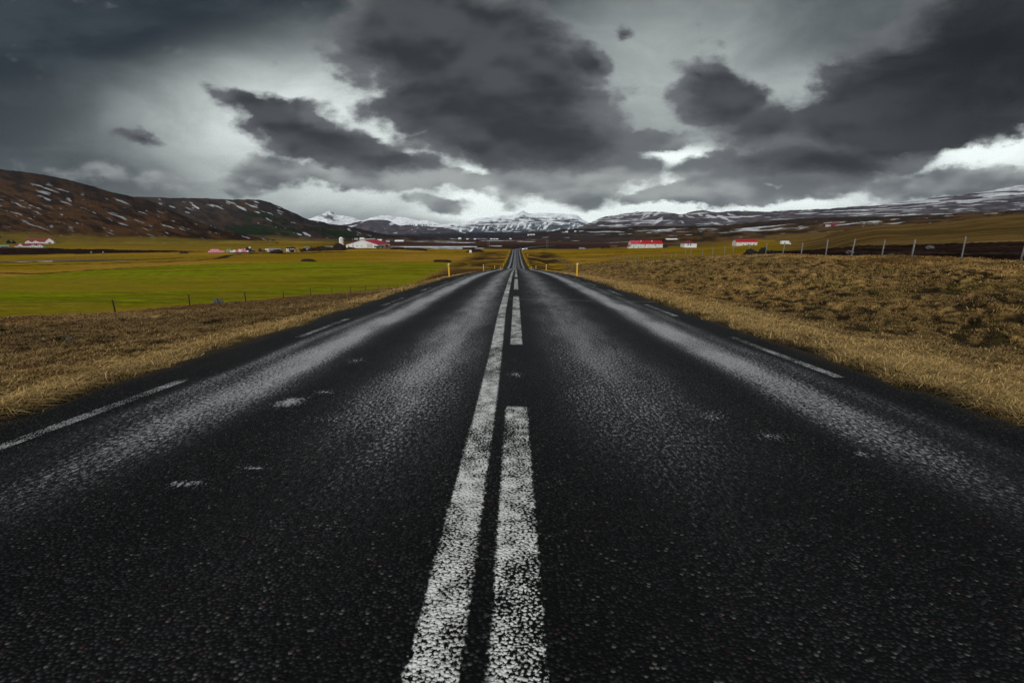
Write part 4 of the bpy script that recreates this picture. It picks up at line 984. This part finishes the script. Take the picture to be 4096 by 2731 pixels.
def car(x, y, rz, body, label, lit):
    root = empty('car', (x, y, G(x, y)+.05), rz, label=label, cat='car', group='cars on the far road')
    m = MB(); m.prism([(-2.1,.35),(2.1,.35),(2.15,.75),(1.9,.95),(1.1,1.05),(.5,1.62),(-1.2,1.65),(-1.9,1.1),(-2.15,.95)], -.88, .88); b_ = m.build('body', M[body], root)
    m = MB(); m.prism([(.95,1.07),(.48,1.55),(-1.1,1.57),(-1.6,1.12)], -.90, -.882); m.prism([(.95,1.07),(.48,1.55),(-1.1,1.57),(-1.6,1.12)], .882, .90); m.build('side_window', M['glass'], b_)
    m = MB(); m.add([(1.12,-.7,1.07),(1.12,.7,1.07),(.56,.62,1.59),(.56,-.62,1.59)], [(0,1,2,3)]); m.build('windscreen', M['glass'], b_)
    for q in (-1.3, 1.3):
        for yy in (-.8, .8): wheel(root, q, yy, .33, .33, .22)
    for yy in (-.62, .62):
        m = MB(); Mx = Matrix.Translation((2.1, yy, .72)) @ Matrix.Rotation(math.pi/2, 4, 'Y'); m.lathe([(.20,0),(.20,.09),(.15,.12)], 12, Mx); m.build('headlight', M['headlight' if lit else 'white_metal'], root)
yA, yB = 448., 466.
car(float(road_c(yA))+6.4, yA, -math.pi/2-.05, 'car_dark', 'car with both headlights lit coming up the far road', True)
car(float(road_c(yB))+8.6, yB, -math.pi/2-.1, 'car_white', 'white topped car following the one with lit headlights', False)
root = empty('road_sign', (6.6, 268., G(6.6, 268)), .05, label='orange brown sign panel on a post right of the far road', cat='road sign')
m = MB(); m.tube((0,0,-.4), (0,0,2.2), .05); m.build('post', M['grey_metal'], root)
m = MB(); m.box(-.5, .5, -.09, -.055, 1.35, 2.2); m.build('panel', M['orange'], root)

# ------------------------------------------------------------------ wrapped bales
def bale_mesh(mat, name='bale'):
    m = MB(); m.lathe([(.30,-.60),(.52,-.58),(.62,-.48),(.64,-.2),(.64,.2),(.62,.48),(.52,.58),(.30,.60)], 16)
    o = m.build(name, M[mat], None, True); return o
BP = {}
def bale(mat, x, y, dz, label, group, s=1., rz=None):
    if mat not in BP: o = BP[mat] = bale_mesh(mat)
    else: o = BP[mat].copy(); COL.objects.link(o)
    z = G(x, y)
    o.location = (x, y, z+(.60+dz)*s); o.scale = (s, s, s)
    o.rotation_euler = (random.uniform(-.06, .06), random.uniform(-.06, .06), random.uniform(0, 6))
    return tag(o, label, 'bale', group)
P0 = Vector((-222., 334.5))
for k in range(9): bale('pink', -222.4+1.32*k, 334.+random.uniform(-.2, .2), 0, 'bottom row bale %d from left in the pink stack' % (k+1) if False else '%s pink bale from the left in the bottom row of the stack' % ORD[k].replace('nearest', 'first'), 'pink wrapped bales')
for k in range(5): bale('pink', -220.8+1.32*k, 334.2, 1.18, '%s pink bale from the left in the top row of the stack' % ORD[k].replace('nearest', 'first'), 'pink wrapped bales')
for k, (x, y, dz) in enumerate([(-209.6,334.5,0),(-208.3,334.9,0),(-207.0,334.5,0),(-209.0,334.7,1.18),(-207.5,334.7,1.18)]):
    bale('green_wrap', x, y, dz, ['lower left','lower middle','lower right','upper left','upper right'][k]+' pale green bale beside the pink stack', 'pale green wrapped bales')
for k, (x, y, s, l) in enumerate([(-206.0,333.4,1.0,'white bale standing right of the green ones'),(-204.2,332.6,.95,'small white bale between two larger ones'),(-202.4,331.6,1.45,'large white bale left of the gap in the bale heap'),(-197.6,331.,1.5,'large white bale right of the gap in the bale heap'),(-193.2,332.2,.8,'small white bale at the foot of the black ones')]):
    bale('white_wrap', x, y, 0, l, 'white wrapped bales', s)
for k, (x, y, dz) in enumerate([(-203.6,335.6,.0),(-201.9,335.6,.0),(-200.2,335.6,0),(-198.5,335.6,0),(-196.9,335.4,0),(-195.4,335.0,0),(-194.2,334.2,0),(-201.2,335.6,1.18),(-199.2,335.6,1.18),(-197.2,335.6,1.3)]):
    bale('pink', x, y, dz, '%s pink bale from the left in the %s row behind the white bales' % (ORD[k if k < 7 else k-7].replace('nearest', 'first'), 'lower' if k < 7 else 'upper'), 'pink wrapped bales')
for k, (x, y, dz) in enumerate([(-199.5,338.4,0),(-198.1,338.4,0),(-196.7,338.4,0),(-195.3,338.4,0),(-193.9,338.,0),(-192.5,337.6,0),(-191.3,337.,0),(-198.8,338.4,1.18),(-197.4,338.4,1.18),(-196.,338.4,1.18),(-194.4,338.1,1.18),(-197.4,338.4,2.3),(-196.,338.4,2.3)]):
    bale('black_plastic', x, y, dz, '%s black bale from the left in the %s row of the tall heap' % (ORD[k if k < 7 else (k-7 if k < 11 else k-11)].replace('nearest', 'first'), 'lowest' if k < 7 else ('middle' if k < 11 else 'top')), 'black wrapped bales')
bale('white_wrap', -194.9, 338.3, 2.3, 'white bale lying on top of the black heap', 'white wrapped bales', 1.05)
for k, (x, y, dz) in enumerate([(-188.6,339,0),(-187.3,339,0),(-188.5,339,1.18),(-187.4,339,1.18),(-185.6,338.6,0),(-184.3,338.4,0)]):
    bale('black_plastic', x, y, dz, ['lower left bale of the small black stack','lower right bale of the small black stack','upper left bale of the small black stack','upper right bale of the small black stack','first single black bale right of the small stack','second single black bale right of the small stack'][k], 'black wrapped bales')
for k in range(4): bale('white_wrap', -184.6+1.45*k, 341.+.2*k, 1.1, '%s white bale from the left in the upper row by the trailer' % ORD[k].replace('nearest', 'first'), 'white wrapped bales', .9)
for k in range(3): bale('white_wrap', -182.8+1.45*k, 340.3, 0, '%s white bale from the left in the lower row by the trailer' % ORD[k].replace('nearest', 'first'), 'white wrapped bales', .9)
for r_ in range(3):
    for k in range(5):
        bale('white_wrap' if r_ < 2 else 'black_plastic', -169.6+1.35*k, 342.+.1*k, 1.18*r_, '%s %s bale from the left in the %s row right of the grey trailer' % (ORD[k].replace('nearest', 'first'), 'white' if r_ < 2 else 'black', ['bottom','middle','top'][r_]), 'bales stacked right of the grey trailer', .95)

# ------------------------------------------------------------------ farm at the foot of the left hill
rb = longhouse('farm_building', 'largest white barn with long red roof and tall right gable in the left farm', 'barn', -658., 618., .55, 27., 13., 3.0, 7.6, M['white_wall'], M['dark_red'], group='buildings of the left hillside farm')
crossgable(rb, 0., 6.6, 2.8, 5.2, 7., M['white_wall'], M['red_roof2'])
crossgable(rb, 7.2, 14., 2.8, 5.0, 7., M['white_wall'], M['red_roof2'])
crossgable(rb, 20.5, 28.6, 4.2, 7.9, 9., M['white_wall'], M['red_roof2'])
opening(rb, 'door', M['dark_red'], 23.2, 25.2, 0, 2.6, -.36)
rc_ = longhouse('farm_building', 'front farmhouse with short red roof and two white gables in the left farm', 'house', -534., 490., .55, 22., 9., 1.7, 3.9, M['white_wall'], M['dark_red'], group='buildings of the left hillside farm')
crossgable(rc_, 2.4, 6.6, 1.6, 3.8, 5., M['white_wall'], M['white_metal'])
crossgable(rc_, 12., 17., 1.6, 3.0, 5., M['white_wall'], M['red_roof2'])
crossgable(rc_, 17.3, 22.1, 1.7, 3.1, 5., M['white_wall'], M['red_roof2'])
ra = longhouse('farm_building', 'low white house with dull red roof at far left of the left farm', 'house', -702., 600., .55, 17., 8., 2.6, 4.3, M['white_wall'], M['dark_red'], group='buildings of the left hillside farm', wins=((2,3,.9,1.9),(12,13,.9,1.9),(14.2,15.2,.9,1.9)))
crossgable(ra, 7.4, 10.6, 2.6, 4.2, 5., M['white_wall'], M['dark_red'], False)
opening(ra, 'door', M['dark_red'], 7.9, 10.1, 0, 2.3, -.36)
root = empty('container', (-545., 486., G(-545, 486)), .55, label='pale turquoise container left of the front farmhouse', cat='container')
m = MB(); m.box(0, 6.6, 0, 2.4, .2, 1.9); m.build('body', M['turquoise'], root)
m = MB(); m.box(.8, 6.2, -.04, -.002, .25, .9); m.build('opening', M['dark'], root)
def tree(x, y, h, r, label, group='dark trees by the farms', z=None, n=420, cone=.75):
    root = empty('spruce_tree', (x, y, G(x, y) if z is None else z), label=label, cat='tree', group=group)
    m = MB(); m.tube((0,0,-.5), (0,0,h*.9), r*.09, r*.02, 7); m.build('trunk', M['bark'], root)
    c = MB()
    for _ in range(n):
        k = random.random()**.8; zz = h*(.08+.92*k); rr = r*(1-k)**cone*(.55+.45*random.random())+.08; a = random.uniform(0, 6.283)
        d = Vector((math.cos(a), math.sin(a), 0)); s = (.16+.14*random.random())*r*(1.1-.6*k)
        p0 = d*rr*.45+Vector((0,0,zz)); p1 = d*rr+Vector((0,0,zz-.12*rr*random.uniform(.3, 2))); w = Vector((-d.y, d.x, random.uniform(-.4, .4)))*s
        up = Vector((0,0,s*.5))
        c.add([p0-w*.5, p0+w*.5, p1+w, p1-w, (p0+p1)/2+up], [(0,1,4),(1,2,4),(2,3,4),(3,0,4),(3,2,1,0)])
    c.build('crown', M['conifer'], root)
for k, (x, y, h, r, l) in enumerate([(-712,606,8.,3.4,'dark spruce left of the low house in the left farm'),(-719,612,9.,3.6,'second dark spruce at the left edge behind the low house'),(-706,602,6.,3.0,'short dark spruce touching the low house wall'),(-692,629,5.2,3.4,'rounded dark tree between the two left farm buildings'),(-684,628,4.6,3.2,'smaller rounded dark tree left of the largest farm barn')]): tree(x, y, h, r, l)
tree(-775, 690, 24., 5.5, 'tall dark tree cut by the left edge of the picture', z=ray_down(-775, 690)-.5)
# farm on the shoulder behind the big barn
def hut_at(x, y, s, l, **k): return hut(x, y, s, l, z=ray_down(x+3, y)-.3, group=GF, **k)
hut_at(-313., 930., 1.1, 'small pale house on the shoulder above the big barn', L=7)
hut_at(-327., 940., .8, 'pale hut left of the small house above the big barn', L=8, roof='grey_metal')
longhouse('shed', 'white roofed shed below the trees above the big barn', 'shed', -262., 860., 0, 13, 7, 2.2, 4.4, M['dark'], M['white_metal'], group=GF).location.z = ray_down(-258, 860)-.3
longhouse('shed', 'long white roofed shed right of the trees above the big barn', 'shed', -222., 850., 0, 16, 7, 2.0, 4.2, M['dark'], M['white_metal'], group=GF).location.z = ray_down(-215, 850)-.3
hut_at(-240., 856., .7, 'tiny pale shed between two white roofed sheds', L=9, roof='grey_metal')
for k, (x, y, h, r, l) in enumerate([(-294,925,9,5,'dark round tree right of the small house above the barn'),(-287,925,8,4.5,'second dark tree in the clump above the barn'),(-272,880,11,4.5,'tallest dark tree above the barn'),(-265,885,7,4.5,'low dark tree beside the white roofed shed')]): tree(x, y, h, r, l, z=ray_down(x, y)-.3, cone=.5)
# specks of the far hamlet along the foot of the forest
for k, (x, y, s, l) in enumerate([(-160.,1290,1.6,'white roofed barn at the left end of the far hamlet'),(-139.,1300,1.0,'small white house right of the barn in the far hamlet'),(-72.,1300,1.0,'first white house of the row left of the far road'),(-64.,1305,1.0,'second white house of the row left of the far road'),(-56.,1300,1.05,'third white house of the row left of the far road'),
       (-19.,1330,1.0,'single white house close left of the far road end'),(36.,1480,1.15,'first pale house of the row right of the far road'),(45.,1485,1.15,'second pale house of the row right of the far road'),(53.,1480,1.1,'third pale house of the row right of the far road'),(-118.,1300,1.,'single pale house in the far hamlet'),(152.,1440,1.3,'pale farmhouse at the foot of the moor right of the hamlet'),(178.,1430,1.0,'small pale shed right of the farmhouse at the moor foot')]):
    hut_at(x, y, s*.72, l, wall='old_wall')
tree(-150, 1292, 9, 4, 'dark tree beside the white barn in the far hamlet', z=ray_down(-150, 1292)); tree(-14, 1335, 9, 4, 'dark tree beside the single white house in the far hamlet', z=ray_down(-14, 1335))

# ------------------------------------------------------------------ water : river and frozen ponds
def sheet(name, pts, mat, label, dz=.1):
    m = MB(); n = len(pts); cx = sum(p[0] for p in pts)/n; cy = sum(p[1] for p in pts)/n
    zz = max(ground_z(np.array([p[0] for p in pts]+[cx]), np.array([p[1] for p in pts]+[cy]), True))+dz
    m.add([(x, y, zz) for x, y in pts]+[(x*.999, y*.999, zz-.8) for x, y in pts], [tuple(range(n))[::-1], tuple(range(n, 2*n))]+[(i, (i+1) % n, n+(i+1) % n, n+i) for i in range(n)])
    return tag(m.build(name, mat), label=label, kind='structure')
def pond(cx, cy, rx, ry, seed, label, dz=.1):
    pts = []
    for i in range(44):
        a = 2*math.pi*i/44; q = .65+.75*float(fbm(np.array([math.cos(a)*1.6+seed*5]), np.array([math.sin(a)*1.6]), seed, 3)[0])
        pts.append((cx+rx*q*math.cos(a), cy+ry*q*math.sin(a)))
    sheet('water', pts, M['ice'], label, dz)
sheet('water', [(-350,218),(-300,224),(-262,226.5),(-236,233),(-214,241),(-206,252),(-214,250),(-236,240),(-262,233),(-300,230),(-350,226)], M['water'], 'narrow grey river left below the meadow', .15)
pond(-100, 520, 46, 5, 3, 'long pale ice covered pond right of the barn')
pond(-84, 478, 24, 2.2, 4, 'thin pale ice strip nearer the barn')
pond(-116, 860, 40, 16, 5, 'pale ice patch in the middle of the marsh')
pond(-30, 1080, 46, 16, 6, 'far pale ice strip left of the hamlet road')
pond(-26, 590, 7, 5, 7, 'small ice puddle in the dark marsh'); pond(-38, 500, 6, 5, 8, 'small ice puddle nearer the second rise'); pond(20, 930, 18, 12, 9, 'small ice strip right of centre marsh', .1)

# ------------------------------------------------------------------ camera, sky, sun
cam = bpy.data.cameras.new('camera'); cam.lens = 16; cam.sensor_width = 36; cam.clip_start = .05; cam.clip_end = 30000
co = bpy.data.objects.new('camera', cam); COL.objects.link(co); scene.camera = co
co.location = (0, 0, 1.2); co.rotation_euler = (math.pi/2-math.atan(429.5/1820), 0, math.atan(16/1820))
SUN_EL, SUN_AZ = math.radians(38), math.radians(205)          # azimuth clockwise from +Y
def build_world():
    w = bpy.data.worlds.new('World'); scene.world = w; w.use_nodes = True
    t = NT(w.node_tree); t.n.clear()
    out = t.new('ShaderNodeOutputWorld'); bg = t.new('ShaderNodeBackground'); t.put(out.inputs[0], bg.outputs[0]); bg.inputs['Strength'].default_value = .1
    sky = t.new('ShaderNodeTexSky', sky_type='NISHITA', sun_disc=False); sky.sun_elevation = SUN_EL; sky.sun_rotation = SUN_AZ; sky.air_density = 1.; sky.dust_density = 2.
    dirv = t.new('ShaderNodeTexCoord').outputs['Generated']
    s = t.new('ShaderNodeSeparateXYZ'); t.put(s.inputs[0], dirv); x, y, z = s.outputs
    yy = t.math('MAXIMUM', y, .1)
    tt = t.math('DIVIDE', x, yy); ee = t.math('DIVIDE', z, yy)
    te = t.vec(tt, ee)
    nc = t.noise(t.vec(t.math('MULTIPLY', tt, 5.), t.math('MULTIPLY', ee, 9.)), 1., 6, .62, '2D', out=1)
    wv = t.new('ShaderNodeVectorMath', operation='MULTIPLY_ADD'); t.put(wv.inputs[0], nc); wv.inputs[1].default_value = (.13, .075, 0)
    ad = t.new('ShaderNodeVectorMath', operation='ADD'); t.put(ad.inputs[0], te); ad.inputs[1].default_value = (-.065, -.0375, 0); t.put(wv.inputs[2], ad.outputs[0])
    tw = wv.outputs[0]
    n1 = t.noise(t.vec(t.math('MULTIPLY', tt, 6.5), t.math('MULTIPLY', ee, 12.)), 1., 9, .60, '2D')
    def puffs(kx, ky, tag_):
        v = t.new('ShaderNodeTexVoronoi', voronoi_dimensions='2D', feature='SMOOTH_F1'); s2 = t.new('ShaderNodeVectorMath', operation='MULTIPLY'); t.put(s2.inputs[0], tw); s2.inputs[1].default_value = (kx, ky, 0)
        t.put(v.inputs['Vector'], s2.outputs[0]); v.inputs['Scale'].default_value = 1.; v.inputs['Smoothness'].default_value = .35
        return t.math('SUBTRACT', .92, v.outputs['Distance'])
    pf = t.math('ADD', t.math('MULTIPLY', puffs(11., 19., 0), .6), t.math('MULTIPLY', puffs(27., 44., 1), .4))
    n1 = t.math('ADD', t.math('MULTIPLY', n1, .62), t.math('MULTIPLY', pf, .38))
    n2 = t.noise(t.vec(t.math('MULTIPLY', tt, 2.6), t.math('MULTIPLY', ee, 7.)), 1., 7, .60, '2D', dist=.3)
    D = [(-.159,.363,.247,.12,0,1),(-.19,.423,.176,.093,0,.9),(.003,.34,.197,.105,-30,.95),(.123,.336,.077,.044,-20,.8),(-.049,.242,.299,.11,-5,1),(.057,.188,.249,.074,0,1),(-.189,.262,.14,.063,0,.8),(-.475,.226,.168,.047,-22,.85),(-.399,.185,.206,.061,-12,.85),(-.294,.147,.171,.036,-5,.6),(.404,.261,.122,.071,-20,.85),(.50,.212,.15,.06,0,.75),(.348,.3,.06,.029,-30,.6),(.773,.272,.251,.123,10,1),(.929,.337,.255,.166,0,1.1),(.735,.212,.25,.08,0,.95),(.621,.146,.25,.053,0,.75),(.918,.203,.202,.051,10,.8),(-.777,.185,.085,.019,-8,.5),(.206,.378,.032,.022,0,.55),(.78,.339,.09,.035,0,.6),(-.317,.314,.052,.016,-20,.4)]
    MD = [(-.29,.117,.33,.034,-3,1),(-.47,.122,.16,.032,0,.8),(.103,.117,.208,.063,0,1),(.42,.078,.25,.022,0,1),(.553,.12,.27,.044,0,1),(.781,.146,.125,.031,0,.8),(-.152,.06,.083,.024,-5,.6),(-.807,.122,.301,.036,-2,.45),(.897,.099,.379,.038,0,.75),(.12,.165,.15,.045,0,.9),(-.60,.10,.16,.022,0,.6),(-.14,.168,.20,.05,-15,.55),(.31,.185,.11,.03,0,.85)]
    LT = [(.10,.045,.24,.030,0,1.15),(-.05,.075,.55,.06,0,.45),(.36,.055,.34,.035,0,.6),(.372,.128,.145,.042,0,1.),(.961,.166,.231,.069,0,.75),(-.33,.226,.33,.130,0,.40),(.274,.261,.227,.167,0,.36),(.55,.38,.42,.11,0,.10),(.60,.265,.10,.06,0,.22),(-.032,.104,.145,.027,0,.5),(-.428,.226,.33,.10,0,.24),(.65,.073,.273,.033,0,.55),(-.196,.294,.139,.05,0,.12),(-.166,.17,.143,.05,0,.24),(-.633,.171,.377,.12,0,.10)]
    def smax(L, grow):
        r = None
        for (a, b, c, d, e, f) in L:
            q = t.blob(tw, a, b, c*grow, d*grow, e, f)
            r = q if r is None else t.math('SMOOTH_MAX', r, q, .12)
        return r
    ds = smax(D, 1.25); ms = smax(MD, 1.3)
    ls = None
    for (a, b, c, d, e, f) in LT:
        q = t.math('MULTIPLY', t.ss(t.blob(te, a, b, c*1.7, d*1.8, e, 1.), 0., 1.), f); ls = q if ls is None else t.math('ADD', ls, q)
    # crowns of the clouds catch more light than their undersides
    n1b = t.noise(t.vec(t.math('MULTIPLY', tt, 4.5), t.math('ADD', t.math('MULTIPLY', ee, 9.), .22)), 1., 3, .5, '2D')
    rel = t.math('MULTIPLY', t.math('SUBTRACT', t.noise(t.vec(t.math('MULTIPLY', tt, 4.5), t.math('MULTIPLY', ee, 9.)), 1., 3, .5, '2D'), n1b), 2.2)
    dm = t.ss(t.math('ADD', ds, t.math('MULTIPLY', t.math('SUBTRACT', n1, .5), .74)), .16, .39)
    mm = t.math('MULTIPLY', t.ss(t.math('ADD', ms, t.math('MULTIPLY', t.math('SUBTRACT', n1, .5), .85)), .18, .44), .95)
    # veil of high cloud, brightest low over the mountains
    lo = t.math('MULTIPLY', ls, t.ss(n2, .25, .75, .75, 1.2))
    base = t.mix(t.ss(n2, .35, .65), (.15,.21,.27), (.34,.44,.52))
    veil = t.mix(t.math('MULTIPLY', lo, 1.2, clamp=True), base, (8.9,9.7,9.45))
    veil = t.mix(.02, veil, sky.outputs[0])
    mcol = t.mix(t.ss(t.math('ADD', t.math('SUBTRACT', n2, .5), rel), -.35, .45), (.95,1.06,1.15), (3.1,3.28,3.28))
    sky1 = t.mix(mm, veil, mcol)
    dark = t.mix(t.ss(t.math('ADD', t.math('SUBTRACT', n2, .5), rel), -.35, .40), (.29,.325,.37), (.64,.69,.76))
    dark = t.mix(t.ss(tt, .45, .95), dark, t.mix(t.ss(n2, .35, .7), (.11,.122,.14), (.30,.325,.36)))
    dcol = t.mix(t.ss(t.math('ADD', ds, t.math('MULTIPLY', t.math('SUBTRACT', n2, .5), .8)), .2, .62), (1.25,1.32,1.42), dark)
    front = t.mix(dm, sky1, dcol)
    # overcast dome behind and above the viewer, unseen, brightened as added fill light
    nb = t.noise(dirv, 2.2, 5, .6)
    back = t.mix(t.ss(nb, .35, .65), (4.2,4.5,4.9), (8.2,8.5,8.8))
    bm = t.ss(y, .28, -.25)
    t.put(bg.inputs['Color'], t.mix(bm, front, back))
build_world()
sd = bpy.data.lights.new('sun', 'SUN'); sd.energy = 1.5; sd.angle = math.radians(14); sd.color = (1., .96, .9)
so = bpy.data.objects.new('sun', sd); COL.objects.link(so)
d = Vector((math.sin(SUN_AZ)*math.cos(SUN_EL), math.cos(SUN_AZ)*math.cos(SUN_EL), math.sin(SUN_EL)))
so.rotation_euler = d.to_track_quat('Z', 'Y').to_euler(); so.location = d*60
scene.view_settings.view_transform = 'Standard'; scene.view_settings.look = 'None'; scene.view_settings.exposure = .15; scene.view_settings.gamma = 1.; scene.view_settings.use_curve_mapping = False

m = MB(); m.box(-9700, 9700, -9700, 9700, -60, 480)
hz = bpy.data.materials.new('pale_air'); hz.use_nodes = True; ht = NT(hz.node_tree); ht.n.clear()
ho = ht.new('ShaderNodeOutputMaterial'); hv = ht.new('ShaderNodeVolumePrincipled'); hv.inputs['Color'].default_value = (.74,.86,1.,1); hv.inputs['Density'].default_value = 2.6e-5; hv.inputs['Anisotropy'].default_value = .2
ht.put(ho.inputs['Volume'], hv.outputs[0])
tag(m.build('haze', hz), label='thin pale haze in the air of the valley', kind='stuff')
scene.cycles.sample_clamp_indirect = 2.; scene.cycles.sample_clamp_direct = 6.; scene.cycles.volume_bounces = 0
scene.cycles.max_bounces = 4; scene.cycles.diffuse_bounces = 2; scene.cycles.use_denoising = True; scene.cycles.denoiser = 'OPENIMAGEDENOISE'; scene.cycles.denoising_input_passes = 'RGB_ALBEDO_NORMAL'; scene.cycles.denoising_prefilter = 'NONE'
